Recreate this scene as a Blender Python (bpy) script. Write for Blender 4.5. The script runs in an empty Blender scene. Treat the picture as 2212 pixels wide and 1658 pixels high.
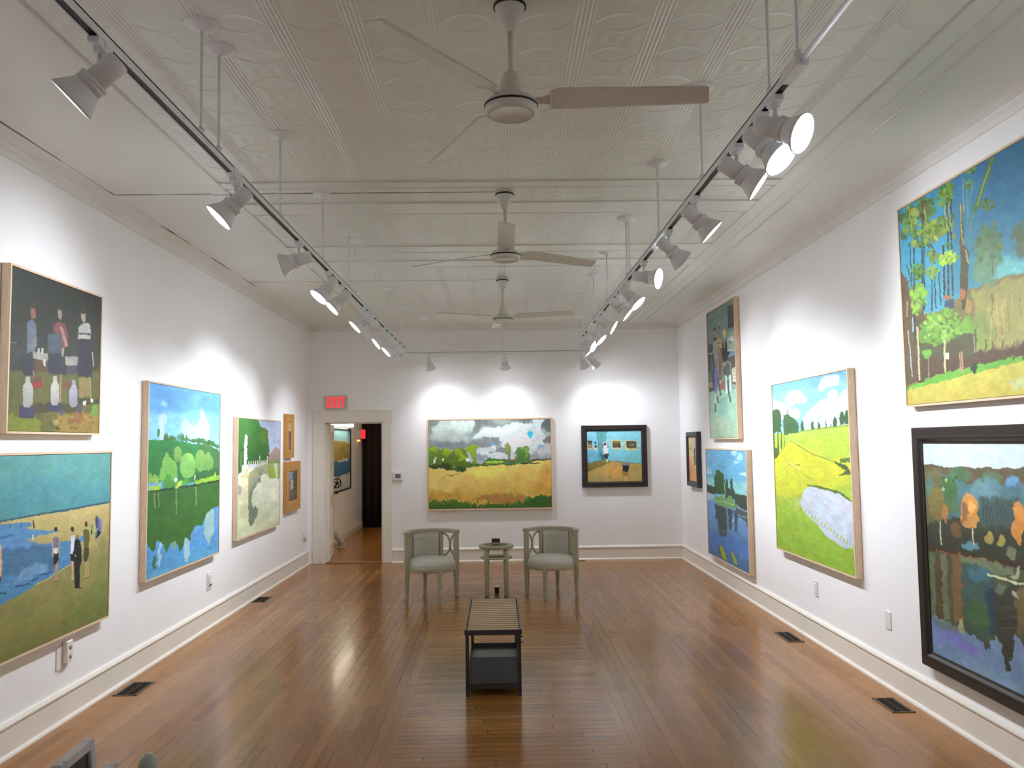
import bpy, math, random
import numpy as np
from mathutils import Vector, Matrix
PI = math.pi
rng = random.Random(7)
SC = bpy.context.scene
COL = SC.collection

# ------------------------------------------------------------------ the camera's lens, used to place things measured off the photo
W, H = 2212, 1658
F = 1770.0
CAMH = 1.74
PITCH, YAW, ROLL = 0.0707, 0.01794, -0.0134
_f = Vector((math.sin(YAW) * math.cos(PITCH), math.cos(YAW) * math.cos(PITCH), math.sin(PITCH)))
_r0 = Vector((math.cos(YAW), -math.sin(YAW), 0))
_u0 = _r0.cross(_f)
_R = _r0 * math.cos(ROLL) + _u0 * math.sin(ROLL)
_U = -_r0 * math.sin(ROLL) + _u0 * math.cos(ROLL)
CAM = Vector((0, 0, CAMH))

def ray(x, y):
    return _R * ((x - W / 2) / F) - _U * ((y - H / 2) / F) + _f
def on_x(x, y, X):
    d = ray(x, y); return CAM + d * (X / d.x)
def on_y(x, y, Y):
    d = ray(x, y); return CAM + d * (Y / d.y)

XL, XR, YB, YN, ZC = -2.81, 2.72, 12.20, -1.8, 3.50      # the room

# ------------------------------------------------------------------ materials
def lin(c):
    out = []
    for v in c[:3]:
        v = v / 255.0
        out.append(v / 12.92 if v <= 0.04045 else ((v + 0.055) / 1.055) ** 2.4)
    return out
class NB:
    """small helper to write node trees as arithmetic"""
    def __init__(s, name):
        s.m = bpy.data.materials.new(name); s.m.use_nodes = True
        s.t = s.m.node_tree; s.b = s.t.nodes['Principled BSDF']
    def n(s, kind, **kw):
        nd = s.t.nodes.new(kind)
        for k, v in kw.items(): setattr(nd, k, v)
        return nd
    def link(s, a, b): s.t.links.new(a, b)
    def put(s, sock, v):
        if isinstance(v, (int, float)): sock.default_value = v
        elif isinstance(v, (tuple, list)): sock.default_value = (*v[:3], 1.0) if len(sock.default_value) == 4 else v
        else: s.link(v, sock)
    def math(s, op, a, b=0.0, c=None):
        nd = s.n('ShaderNodeMath', operation=op)
        s.put(nd.inputs[0], a); s.put(nd.inputs[1], b)
        if c is not None: s.put(nd.inputs[2], c)
        return nd.outputs[0]
    def add(s, a, b): return s.math('ADD', a, b)
    def sub(s, a, b): return s.math('SUBTRACT', a, b)
    def mul(s, a, b): return s.math('MULTIPLY', a, b)
    def absv(s, a): return s.math('ABSOLUTE', a)
    def less(s, a, b): return s.math('LESS_THAN', a, b)
    def more(s, a, b): return s.math('GREATER_THAN', a, b)
    def band(s, v, a, b): return s.mul(s.more(v, a), s.less(v, b))
    def ss(s, v, a, b):
        nd = s.n('ShaderNodeMapRange', interpolation_type='SMOOTHSTEP')
        s.put(nd.inputs['Value'], v); nd.inputs['From Min'].default_value = a; nd.inputs['From Max'].default_value = b
        return nd.outputs[0]
    def xyz(s):
        tc = s.n('ShaderNodeTexCoord'); sp = s.n('ShaderNodeSeparateXYZ'); s.link(tc.outputs['Object'], sp.inputs[0])
        return tc.outputs['Object'], sp.outputs[0], sp.outputs[1], sp.outputs[2]
    def comb(s, x, y, z=0.0):
        nd = s.n('ShaderNodeCombineXYZ'); s.put(nd.inputs[0], x); s.put(nd.inputs[1], y); s.put(nd.inputs[2], z); return nd.outputs[0]
    def noise(s, vec, scale, detail=3.0, rough=0.5):
        nd = s.n('ShaderNodeTexNoise'); s.link(vec, nd.inputs['Vector']); nd.inputs['Scale'].default_value = scale
        nd.inputs['Detail'].default_value = detail; nd.inputs['Roughness'].default_value = rough; return nd.outputs['Fac']
    def white(s, vec):
        nd = s.n('ShaderNodeTexWhiteNoise', noise_dimensions='3D'); s.link(vec, nd.inputs['Vector']); return nd.outputs['Value']
    def mix(s, f, a, b):
        nd = s.n('ShaderNodeMix', data_type='RGBA'); s.put(nd.inputs[0], f); s.put(nd.inputs[6], a); s.put(nd.inputs[7], b); return nd.outputs[2]
    def ramp(s, f, stops):
        nd = s.n('ShaderNodeValToRGB'); s.put(nd.inputs[0], f); e = nd.color_ramp.elements
        while len(e) < len(stops): e.new(0.5)
        for k, (p, c) in enumerate(stops): e[k].position = p; e[k].color = (*c, 1)
        return nd.outputs[0]
    def bump(s, h, strength=1.0, dist=1.0):
        nd = s.n('ShaderNodeBump'); nd.inputs['Strength'].default_value = strength; nd.inputs['Distance'].default_value = dist
        s.link(h, nd.inputs['Height']); s.link(nd.outputs[0], s.b.inputs['Normal'])
    def base(s, c): s.put(s.b.inputs['Base Color'], c)
    def set(s, **kw):
        for k, v in kw.items(): s.put(s.b.inputs[k.replace('_', ' ')], v)
        return s

def plain(name, c, rough=0.5, metal=0.0, vary=0.06, scale=30.0, bump=0.0, stretch=(1, 1, 1), emit=None, es=0.0):
    b = NB(name); co, x, y, z = b.xyz()
    v = b.comb(b.mul(x, stretch[0]), b.mul(y, stretch[1]), b.mul(z, stretch[2]))
    nz = b.noise(v, scale, 4)
    c = lin(c)
    b.base(b.ramp(nz, [(0.3, [k * (1 - vary) for k in c]), (0.7, [min(1, k * (1 + vary)) for k in c])]))
    b.set(Roughness=rough, Metallic=metal)
    if bump: b.bump(nz, 0.4, bump)
    if emit: b.set(Emission_Color=lin(emit), Emission_Strength=es)
    return b.m

def wood(name, ca, cb, axis=2, rough=0.5, scale=14.0):
    b = NB(name); co, x, y, z = b.xyz()
    st = [9.0, 9.0, 9.0]; st[axis] = 0.7
    v = b.comb(b.mul(x, st[0]), b.mul(y, st[1]), b.mul(z, st[2]))
    nz = b.noise(v, scale, 5, 0.6)
    b.base(b.ramp(nz, [(0.3, lin(ca)), (0.7, lin(cb))])); b.set(Roughness=rough); b.bump(nz, 0.2, 0.001)
    return b.m

def wall_mat():
    b = NB('wall paint'); co, x, y, z = b.xyz()
    nz = b.noise(co, 2.5, 4); fine = b.noise(co, 160, 2)
    b.base(b.ramp(nz, [(0.3, (0.885, 0.885, 0.89)), (0.7, (0.91, 0.91, 0.915))])); b.set(Roughness=0.62)
    b.bump(fine, 0.12, 0.001); return b.m

def floor_mat(name, along_y, w=0.068):
    b = NB(name); co, x, y, z = b.xyz()
    a, l = (x, y) if along_y else (y, x)
    q = b.math('DIVIDE', a, w); row = b.math('FLOOR', q); fr = b.sub(q, row)
    r1 = b.white(b.comb(row, 3.7)); r1b = b.white(b.comb(row, 9.1))
    lq = b.math('DIVIDE', b.add(l, b.mul(r1, 5.0)), 2.1); seg = b.math('FLOOR', lq); fl = b.sub(lq, seg)
    r2 = b.white(b.comb(row, seg, 5.3))
    g = b.noise(b.comb(b.mul(a, 14.0), b.mul(l, 0.9), b.mul(r2, 9.0)), 7.0, 5, 0.6)
    g2 = b.noise(co, 0.9, 3)
    tone = b.add(b.mul(r2, 0.20), b.add(b.mul(g, 0.36), b.mul(g2, 0.44)))
    col = b.ramp(tone, [(0.25, lin((118, 74, 32))), (0.55, lin((154, 104, 52))), (0.85, lin((182, 132, 74)))])
    gw = b.add(0.022, b.mul(b.math('POWER', r1b, 3.0), 0.075))
    gap = b.math('MAXIMUM', b.less(fr, gw), b.less(fl, 0.0025))
    if along_y:
        seam = b.less(b.absv(b.sub(y, 7.6)), 0.004); gap = b.math('MAXIMUM', gap, seam)
    worn = b.ss(b.add(b.noise(co, 0.8, 3), b.mul(b.absv(x), -0.14)), 0.12, 0.42)
    col = b.mix(b.mul(gap, b.add(0.22, b.mul(worn, 0.68))), col, lin((46, 28, 14)))
    b.base(col)
    b.set(Roughness=b.add(0.19, b.mul(g, 0.10)), Coat_Weight=0.14, Coat_Roughness=0.09)
    b.b.inputs['Specular IOR Level'].default_value = 0.27
    tilt = b.mul(b.sub(fr, 0.5), b.mul(b.sub(r2, 0.5), 0.35))
    h = b.add(b.sub(b.mul(g, 0.10), b.mul(gap, 0.6)), b.add(tilt, b.mul(b.noise(co, 3.2, 2), 1.6)))
    b.bump(h, 0.30, 0.0030); return b.m

def ceiling_mat():
    b = NB('pressed tin ceiling'); co, x, y, z = b.xyz()
    P = 0.322
    cx = b.math('DIVIDE', b.sub(x, 0.06), P)
    fx = b.sub(cx, b.math('FLOOR', b.add(cx, 0.5)))                    # -0.5..0.5, 0 on a column line
    cy = b.math('DIVIDE', y, 0.29); fy = b.sub(cy, b.math('FLOOR', cy))   # 0..1
    q = b.sub(fy, 0.5)
    ax = b.absv(fx)
    # bundle of ridges on each column line, broken into staggered dashes row by row
    dash = b.ss(b.absv(q), 0.5, 0.36)
    rid = b.mul(b.math('COSINE', b.mul(fx, 2 * PI * P / 0.019)), b.mul(b.ss(ax, 0.15, 0.10), b.add(0.45, b.mul(dash, 0.55))))
    # oblong medallion between the column lines with scallops around it
    p = b.sub(0.5, ax)
    hh = b.mul(b.math('MAXIMUM', b.sub(1.0, b.math('POWER', b.math('DIVIDE', p, 0.37), 2.0)), 0.0), 0.27)
    e = b.sub(hh, b.absv(q))
    med = b.ss(e, 0.0, 0.10)
    ring = b.mul(b.ss(b.absv(e), 0.035, 0.0), b.more(hh, 0.002))
    scal = b.mul(b.math('COSINE', b.mul(p, 30.0)), b.mul(b.ss(b.absv(q), 0.30, 0.48), 0.5))
    tile = b.add(b.mul(rid, 0.8), b.add(b.mul(med, -1.1), b.add(b.mul(ring, 0.5), scal)))
    infield = b.mul(b.band(x, -1.80, 1.88), b.math('MAXIMUM', b.less(y, 5.40), b.math('MAXIMUM', b.band(y, 6.22, 7.20), b.band(y, 8.12, 11.75))))
    # narrow strips of small crosses between the flat bands
    sx = b.math('DIVIDE', b.sub(x, 0.06), 0.161); sfx = b.sub(sx, b.math('FLOOR', sx))
    sy = b.math('DIVIDE', y, 0.105); sfy = b.sub(sy, b.math('FLOOR', sy))
    cross = b.math('MAXIMUM', b.ss(b.absv(b.sub(sfx, 0.5)), 0.28, 0.16), b.mul(b.ss(b.absv(b.sub(sfy, 0.5)), 0.25, 0.1), b.ss(b.absv(b.sub(sfx, 0.5)), 0.48, 0.40)))
    ms = b.math('MAXIMUM', b.band(y, 5.56, 5.90), b.band(y, 7.48, 7.80)); ms = b.mul(ms, b.band(x, -1.75, 1.85))
    # hammered border along the walls
    vor = b.n('ShaderNodeTexVoronoi'); b.link(co, vor.inputs['Vector']); vor.inputs['Scale'].default_value = 17.0; vor.inputs['Randomness'].default_value = 0.25
    ham = b.mul(b.ss(vor.outputs['Distance'], 0.0, 0.8), b.more(x, 2.19))
    rough = b.noise(co, 9, 4)
    h = b.add(b.mul(tile, infield), b.add(b.mul(b.mul(cross, ms), 1.3), b.add(b.mul(ham, 0.8), b.mul(rough, 0.12))))
    # dark open joints between the sheets
    wob = b.mul(b.sub(b.noise(co, 6, 3), 0.5), 0.012)
    wid = b.add(0.0015, b.mul(b.math('MAXIMUM', b.sub(b.noise(co, 2.2, 3), 0.42), 0.0), 0.045))
    s1 = b.mul(b.less(b.absv(b.sub(b.add(y, wob), 5.67)), b.add(0.004, wid)), b.band(x, -2.66, 0.04))
    s2 = b.mul(b.less(b.absv(b.sub(b.add(y, wob), 8.80)), b.add(0.004, wid)), b.band(x, -2.66, 0.04))
    s3 = b.mul(b.less(b.absv(b.sub(b.add(x, b.mul(wob, 0.5)), -2.665)), wid), b.math('MAXIMUM', b.band(y, -2.0, 5.67), b.band(y, 5.9, 9.0)))
    s4 = b.mul(b.less(b.absv(b.sub(x, 2.66)), b.mul(wid, 0.7)), b.band(y, 7.4, 9.6))
    seam = b.math('MAXIMUM', b.math('MAXIMUM', s1, s2), b.math('MAXIMUM', s3, s4))
    nz = b.noise(co, 1.3, 4)
    c = b.ramp(nz, [(0.3, (0.74, 0.75, 0.69)), (0.7, (0.80, 0.81, 0.75))])
    b.base(b.mix(b.mul(seam, 0.92), c, lin((58, 46, 36))))
    b.set(Roughness=b.add(0.25, b.mul(rough, 0.14)))
    b.bump(h, 0.48, 0.004); return b.m

def paint_mat():
    b = NB('oil paint on canvas'); co, x, y, z = b.xyz()
    at = b.n('ShaderNodeAttribute', attribute_name='paint')
    nz = b.noise(co, 55, 4)
    b.base(at.outputs['Color']); b.set(Roughness=0.55); b.bump(nz, 0.2, 0.002); return b.m

M = {}
M['wall'] = wall_mat()
M['ceil'] = ceiling_mat()
M['floor_y'] = floor_mat('floorboards running lengthwise', True)
M['floor_x'] = floor_mat('floorboards running crosswise', False)
M['trim'] = plain('cream gloss trim paint', (232, 227, 217), 0.4, vary=0.03, scale=3)
M['crown'] = plain('crown paint', (228, 228, 224), 0.45, vary=0.04, scale=3)
M['canvas'] = paint_mat()
M['maple'] = wood('pale maple frame', (212, 182, 148), (234, 210, 178), 2, 0.5)
M['gold'] = wood('dull gold frame', (168, 116, 50), (206, 152, 78), 2, 0.38)
M['black'] = plain('dark brown black frame', (44, 36, 33), 0.38, vary=0.15, scale=20)
M['black2'] = plain('grey black frame', (56, 54, 57), 0.4, vary=0.12, scale=20)
M['liner'] = plain('dark gilt liner', (92, 68, 34), 0.4, vary=0.2, scale=40)
M['gap'] = plain('dark frame rebate', (40, 32, 26), 0.8)
M['white_metal'] = plain('white enamelled metal', (236, 239, 243), 0.42, vary=0.03, scale=8)
M['fan'] = plain('cream fan enamel', (214, 213, 204), 0.32, vary=0.03, scale=8)
M['slot'] = plain('black track slot', (30, 24, 20), 0.5)
M['dark'] = plain('black rubber', (22, 20, 19), 0.55)
M['lens'] = plain('lit lamp glass', (250, 250, 255), 0.3, emit=(246, 247, 255), es=60.0)
M['chair_wood'] = wood('weathered grey chair wood', (158, 151, 128), (186, 179, 156), 2, 0.45)
M['fabric'] = plain('grey linen upholstery', (198, 194, 184), 0.85, vary=0.08, scale=220, bump=0.001)
M['green_top'] = plain('greenish table glass', (96, 98, 62), 0.18, vary=0.05)
M['slat'] = wood('bench slat oak', (150, 122, 82), (184, 154, 110), 0, 0.4)
M['steel'] = plain('dark grey painted steel', (70, 70, 72), 0.42, metal=0.3, vary=0.08, scale=25)
M['mat'] = plain('black shelf mat', (26, 24, 25), 0.7)
M['plastic'] = plain('white plastic', (232, 229, 224), 0.35, vary=0.02)
M['plastic_grey'] = plain('grey plastic', (176, 170, 162), 0.4, vary=0.03)
M['lcd'] = plain('grey liquid crystal screen', (112, 116, 110), 0.2)
M['exit_box'] = plain('exit sign housing', (198, 188, 176), 0.5)
M['exit_red'] = plain('lit red exit letters', (230, 40, 50), 0.5, emit=(255, 38, 52), es=1.3)
M['amber'] = plain('amber indicator', (255, 170, 60), 0.4, emit=(255, 170, 60), es=4.0)
M['bronze'] = plain('dark bronze hardware', (58, 46, 34), 0.35, metal=0.7, vary=0.15)
M['curtain'] = plain('dark plum curtain', (34, 22, 24), 0.9, vary=0.2, scale=12)
M['vent'] = plain('bronze vent grille', (104, 92, 66), 0.4, metal=0.5)
M['vent_hole'] = plain('dark duct', (14, 12, 11), 0.8)
M['grey_frame'] = plain('grey painted frame', (205, 203, 203), 0.5, vary=0.06, scale=40)
M['sage'] = plain('grey green glaze', (176, 184, 172), 0.4, vary=0.05)
M['desk'] = wood('dark desk wood', (70, 52, 38), (96, 72, 52), 1, 0.4)
M['photo_dark'] = plain('dark photo print', (58, 52, 50), 0.3, vary=0.5, scale=24)
M['photo_pale'] = plain('pale figure in photo print', (210, 206, 200), 0.3, vary=0.3, scale=60)
M['threshold'] = wood('worn threshold wood', (120, 74, 44), (150, 100, 62), 0, 0.35)
M['floor_far'] = floor_mat('reddish floorboards beyond', True)
M['coffee'] = plain('dark brown cup', (62, 46, 36), 0.5)

# ------------------------------------------------------------------ mesh building
class MB:
    def __init__(s): s.v = []; s.f = []; s.mi = []; s.sm = []
    def raw(s, v, f, mi=0, smooth=False):
        o = len(s.v); s.v += [tuple(p) for p in v]; s.f += [[i + o for i in q] for q in f]
        s.mi += [mi] * len(f); s.sm += [smooth] * len(f); return s
    def box(s, c, d, rot=None, mi=0, bev=0.0):
        hx, hy, hz = d[0] / 2, d[1] / 2, d[2] / 2
        if bev <= 0:
            v = [Vector((a * hx, b * hy, e * hz)) for a in (-1, 1) for b in (-1, 1) for e in (-1, 1)]
            f = [(0, 1, 3, 2), (4, 6, 7, 5), (0, 4, 5, 1), (2, 3, 7, 6), (0, 2, 6, 4), (1, 5, 7, 3)]
        else:
            bev = min(bev, hx * .9, hy * .9, hz * .9); v = []; idx = {}
            for a in (-1, 1):
                for b in (-1, 1):
                    for e in (-1, 1):
                        for ax in range(3):
                            p = [a * (hx - bev), b * (hy - bev), e * (hz - bev)]; p[ax] += (a, b, e)[ax] * bev
                            idx[(a, b, e, ax)] = len(v); v.append(Vector(p))
            f = []
            for ax in range(3):
                o1, o2 = [k for k in range(3) if k != ax]
                for sg in (-1, 1):
                    q = []
                    for (i, j) in ((-1, -1), (1, -1), (1, 1), (-1, 1)):
                        k = [0, 0, 0]; k[ax] = sg; k[o1] = i; k[o2] = j; q.append(idx[(*k, ax)])
                    if (sg > 0) != (ax != 1): q.reverse()
                    f.append(q)
            for ax in range(3):
                o1, o2 = [k for k in range(3) if k != ax]
                for i in (-1, 1):
                    for j in (-1, 1):
                        k0 = [0, 0, 0]; k0[o1] = i; k0[o2] = j; k1 = list(k0); k0[ax] = -1; k1[ax] = 1
                        f.append([idx[(*k0, o1)], idx[(*k1, o1)], idx[(*k1, o2)], idx[(*k0, o2)]])
            for a in (-1, 1):
                for b in (-1, 1):
                    for e in (-1, 1): f.append([idx[(a, b, e, k)] for k in range(3)])
        R = rot if rot is not None else Matrix.Identity(3); c = Vector(c)
        return s.raw([R @ p + c for p in v], f, mi)
    def bb(s, x0, x1, y0, y1, z0, z1, mi=0, bev=0.0):
        return s.box(((x0 + x1) / 2, (y0 + y1) / 2, (z0 + z1) / 2), (abs(x1 - x0), abs(y1 - y0), abs(z1 - z0)), None, mi, bev)
    def lathe(s, prof, o=(0, 0, 0), ax=(0, 0, 1), seg=24, mi=0, smooth=True, cap=True):
        ax = Vector(ax).normalized(); t = Vector((1, 0, 0)) if abs(ax.x) < .9 else Vector((0, 1, 0))
        e1 = ax.cross(t).normalized(); e2 = ax.cross(e1); o = Vector(o); v = []; f = []
        for r, h in prof:
            for k in range(seg):
                a = 2 * PI * k / seg; v.append(o + ax * h + e1 * (r * math.cos(a)) + e2 * (r * math.sin(a)))
        for i in range(len(prof) - 1):
            for k in range(seg):
                k2 = (k + 1) % seg; f.append((i * seg + k, i * seg + k2, (i + 1) * seg + k2, (i + 1) * seg + k))
        s.raw(v, f, mi, smooth)
        if cap:
            o2 = len(s.v) - len(v)
            for i, rev in ((0, True), (len(prof) - 1, False)):
                if prof[i][0] > 1e-5:
                    q = [o2 + i * seg + k for k in range(seg)]
                    s.f.append(q[::-1] if rev else q); s.mi.append(mi); s.sm.append(False)
        return s
    def cyl(s, a, b, r0, r1=None, seg=16, mi=0):
        a = Vector(a); b = Vector(b); return s.lathe([(r0, 0), (r0 if r1 is None else r1, (b - a).length)], a, b - a, seg, mi)
    def tube(s, pts, r, seg=10, mi=0):
        pts = [Vector(p) for p in pts]; n = len(pts); v = []; f = []; pe = None
        for i, p in enumerate(pts):
            d = (pts[min(i + 1, n - 1)] - pts[max(i - 1, 0)]).normalized()
            if pe is None:
                t = Vector((0, 0, 1)) if abs(d.z) < .9 else Vector((1, 0, 0)); e1 = d.cross(t).normalized()
            else: e1 = (pe - d * pe.dot(d)).normalized()
            pe = e1; e2 = d.cross(e1); rr = r[i] if isinstance(r, (list, tuple)) else r
            for k in range(seg):
                a = 2 * PI * k / seg; v.append(p + e1 * (rr * math.cos(a)) + e2 * (rr * math.sin(a)))
        for i in range(n - 1):
            for k in range(seg):
                k2 = (k + 1) % seg; f.append((i * seg + k, i * seg + k2, (i + 1) * seg + k2, (i + 1) * seg + k))
        f.append(list(range(seg))[::-1]); f.append([(n - 1) * seg + k for k in range(seg)])
        return s.raw(v, f, mi, True)
    def sweep(s, pts, sec, closed=False, up=(0, 0, 1), mi=0, smooth=False):
        """sweep a section [(outward, up)] along a level path"""
        pts = [Vector(p) for p in pts]; n = len(pts); m = len(sec); v = []; f = []; up = Vector(up)
        for i, p in enumerate(pts):
            a = pts[(i - 1) % n] if (closed or i) else p; c = pts[(i + 1) % n] if (closed or i < n - 1) else p
            d1 = (p - a).normalized() if (p - a).length > 1e-9 else (c - p).normalized(); d2 = (c - p).normalized() if (c - p).length > 1e-9 else d1
            d = (d1 + d2).normalized(); o = d.cross(up).normalized(); k = 1.0 / max(0.3, d.dot(d1))
            for x, z in sec: v.append(p + o * (x * k) + up * z)
        for i in range(n if closed else n - 1):
            j = (i + 1) % n
            for k in range(m):
                k2 = (k + 1) % m; f.append((i * m + k, j * m + k, j * m + k2, i * m + k2))
        if not closed: f.append(list(range(m))); f.append([(n - 1) * m + k for k in range(m)][::-1])
        return s.raw(v, f, mi, smooth)
    def prism(s, poly, z0, z1, mi=0, tf=None):
        n = len(poly); v = [(x, y, z0) for x, y in poly] + [(x, y, z1) for x, y in poly]
        f = [list(range(n))[::-1], [n + k for k in range(n)]] + [(k, (k + 1) % n, n + (k + 1) % n, n + k) for k in range(n)]
        if tf: v = [tf(Vector(p)) for p in v]
        return s.raw(v, f, mi)
    def mesh(s, name, mats):
        me = bpy.data.meshes.new(name); me.from_pydata(s.v, [], s.f)
        for m in (mats if isinstance(mats, (list, tuple)) else [mats]): me.materials.append(m)
        me.polygons.foreach_set('material_index', s.mi); me.polygons.foreach_set('use_smooth', s.sm)
        me.validate(); me.update()
        import bmesh
        bm = bmesh.new(); bm.from_mesh(me); bmesh.ops.recalc_face_normals(bm, faces=bm.faces); bm.to_mesh(me); bm.free()
        return me
    def build(s, name, mats, parent=None, loc=None):
        return link(name, s.mesh(name, mats), parent, loc)

def link(name, data, parent=None, loc=None):
    o = bpy.data.objects.new(name, data); COL.objects.link(o)
    if parent is not None: o.parent = parent
    if loc is not None: o.location = loc
    return o
def thing(name, label, cat, loc=(0, 0, 0), rz=0.0, group=None):
    o = bpy.data.objects.new(name, None); COL.objects.link(o); o.empty_display_size = 0.1
    o.location = loc; o.rotation_euler = (0, 0, rz)
    return tag(o, label, cat, group)
def tag(o, label, cat, group=None):
    o['label'] = label; o['category'] = cat
    if group: o['group'] = group
    return o
def struct(o):
    o['kind'] = 'structure'; return o
def copy_part(src, parent):
    c = src.copy(); COL.objects.link(c); c.parent = parent; return c

# ------------------------------------------------------------------ the room
m = MB()
for k, (x0, x1) in enumerate(((XL - .12, -0.615), (-0.615, 0.715), (0.715, XR + .12))):
    m.raw([(x0, YN - .1, 0), (x1, YN - .1, 0), (x1, YB + .14, 0), (x0, YB + .14, 0)], [(0, 1, 2, 3)], 1 if k == 1 else 0)
m.raw([(XL - .12, YN - .1, -.1), (XR + .12, YN - .1, -.1), (XR + .12, YB + .14, -.1), (XL - .12, YB + .14, -.1)], [(3, 2, 1, 0)])
struct(m.build('floor', [M['floor_y'], M['floor_x']]))
struct(MB().raw([(-3.2, YB + .14, 0), (-.6, YB + .14, 0), (-.6, 17.7, 0), (-3.2, 17.7, 0)], [(0, 1, 2, 3)]).build('floor_beyond', M['floor_far']))
struct(MB().bb(XL - .12, XL, YN - .1, YB + .14, 0, ZC + .1).build('wall_left', M['wall']))
struct(MB().bb(XR, XR + .12, YN - .1, YB + .14, 0, ZC + .1).build('wall_right', M['wall']))
struct(MB().bb(XL - .12, XR + .12, YN - .12, YN, 0, ZC + .1).build('wall_front', M['wall']))
DX0, DX1, DZ = -2.565, -1.705, 2.072
m = MB().bb(XL, DX0, YB, YB + .14, 0, ZC + .1).bb(DX1, XR, YB, YB + .14, 0, ZC + .1).bb(DX0, DX1, YB, YB + .14, DZ, ZC + .1)
struct(m.build('wall_back', M['wall']))
# ceiling sheet with its raised mouldings
m = MB().bb(XL - .12, XR + .12, YN - .12, YB + .14, ZC, ZC + .1)
def half_round(a, b, r):
    m.tube([a, b], r, 8)
def flat_strip(x0, x1, y0, y1, t=0.006):
    m.bb(x0, x1, y0, y1, ZC - t, ZC + .01, 0, 0.004)
FX0, FX1 = -1.86, 1.95
for y0, y1 in ((5.42, 5.545), (5.91, 6.19), (7.23, 7.46), (7.82, 8.09)):
    flat_strip(FX0, FX1, y0, y1)
    for yy in (y0, y1): half_round((FX0, yy, ZC - .004), (FX1, yy, ZC - .002), 0.008)
flat_strip(FX0 - .12, FX0, YN, YB); flat_strip(FX1, FX1 + .12, YN, YB)
for xx in (FX0, FX1, FX1 + .12, 2.19): half_round((xx, YN, ZC - .004), (xx, YB, ZC - .002), 0.008)
struct(m.build('ceiling', M['ceil']))
# crown mouldings
crown = [(0, 0), (0.012, 0.0), (0.016, 0.030), (0.034, 0.050), (0.036, 0.062), (0.075, 0.082), (0.12, 0.092), (0, 0.092)]
def crown_run(name, a, b):
    return struct(MB().sweep([a, b], crown).build(name, M['crown']))
zc = ZC - .088
crown_run('trim_1', (XL, YN, zc), (XL, YB, zc))
crown_run('trim_2', (XL, YB, zc), (XR, YB, zc))
crown_run('trim_3', (XR, YB, zc), (XR, YN, zc))
# baseboards: board, moulded cap and a quarter round at the floor
bsec = [(0, 0), (0.036, 0), (0.034, 0.010), (0.028, 0.018), (0.018, 0.022), (0.018, 0.165), (0.026, 0.172), (0.026, 0.182), (0.015, 0.198), (0, 0.203)]
def base_run(name, a, b):
    return struct(MB().sweep([a, b], bsec).build(name, M['trim']))
base_run('baseboard_left', (XL, YN, 0), (XL, YB, 0))
base_run('baseboard_right', (XR, YB, 0), (XR, YN, 0))
base_run('baseboard_back', (-1.572, YB, 0), (XR, YB, 0))
# door casing
m = MB()
m.bb(-2.735, DX0 - .005, YB - .024, YB + .002, 0, 2.065, 0, .004).bb(DX1 + .005, -1.574, YB - .024, YB + .002, 0, 2.065, 0, .004)
m.bb(-2.735, -1.574, YB - .026, YB + .002, 2.065, 2.225, 0, .004)
m.bb(-2.745, -1.564, YB - .036, YB + .002, 2.222, 2.240, 0, .004)
m.bb(DX0 - .012, DX0 + .012, YB - .012, YB + .15, 0, DZ).bb(DX1 - .012, DX1 + .012, YB - .012, YB + .15, 0, DZ).bb(DX0, DX1, YB - .012, YB + .15, DZ - .012, DZ + .006)
m.bb(DX0 + .012, DX0 + .03, YB + .06, YB + .09, 0, DZ - .012).bb(DX1 - .03, DX1 - .012, YB + .06, YB + .09, 0, DZ - .012).bb(DX0, DX1, YB + .06, YB + .09, DZ - .03, DZ - .012)
struct(m.build('trim_4', M['trim']))
struct(MB().bb(DX0 + .012, DX1 - .012, YB - .01, YB + .15, 0, .012, 0, .004).build('trim_5', M['threshold']))
# the door leaf, standing open into the next room
door = thing('door_1', 'white panelled door standing open into the next room', 'door', (-2.545, YB + .165, 0.012), 0)
door['kind'] = 'structure'
door.rotation_euler = (0, 0, math.atan2(0.80, -0.10))
m = MB(); LW, LH, LT = 0.80, 2.035, 0.052
m.bb(0, .11, -LT / 2, LT / 2, 0, LH).bb(LW - .11, LW, -LT / 2, LT / 2, 0, LH)
for z0, z1 in ((0, .22), (.80, .95), (1.36, 1.46), (LH - .12, LH)): m.bb(.11, LW - .11, -LT / 2, LT / 2, z0, z1)
m.bb(LW / 2 - .05, LW / 2 + .05, -LT / 2, LT / 2, .22, LH - .12)
m.bb(.11, LW - .11, -.008, .008, .2, LH - .1)
for z0, z1 in ((.25, .77), (.98, 1.33), (1.49, LH - .15)):
    for x0, x1 in ((.14, LW / 2 - .08), (LW / 2 + .08, LW - .14)): m.bb(x0, x1, -.015, .015, z0, z1, 0, .007)
m.build('leaf', M['trim'], door)
m = MB()
for z in (0.24, 1.78): m.cyl((0.0, .028, z), (0.0, .028, z + .09), .008)
m.build('hinge', M['bronze'], door)
m = MB()
m.bb(LW - .075, LW - .025, -.026, -.02, .88, 1.06); m.lathe([(.008, 0), (.008, .03), (.022, .036), (.028, .05), (.022, .066), (.0, .07)], (LW - .05, -.024, .97), (0, -1, 0), 16)
m.build('door_knob', M['bronze'], door)
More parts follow.
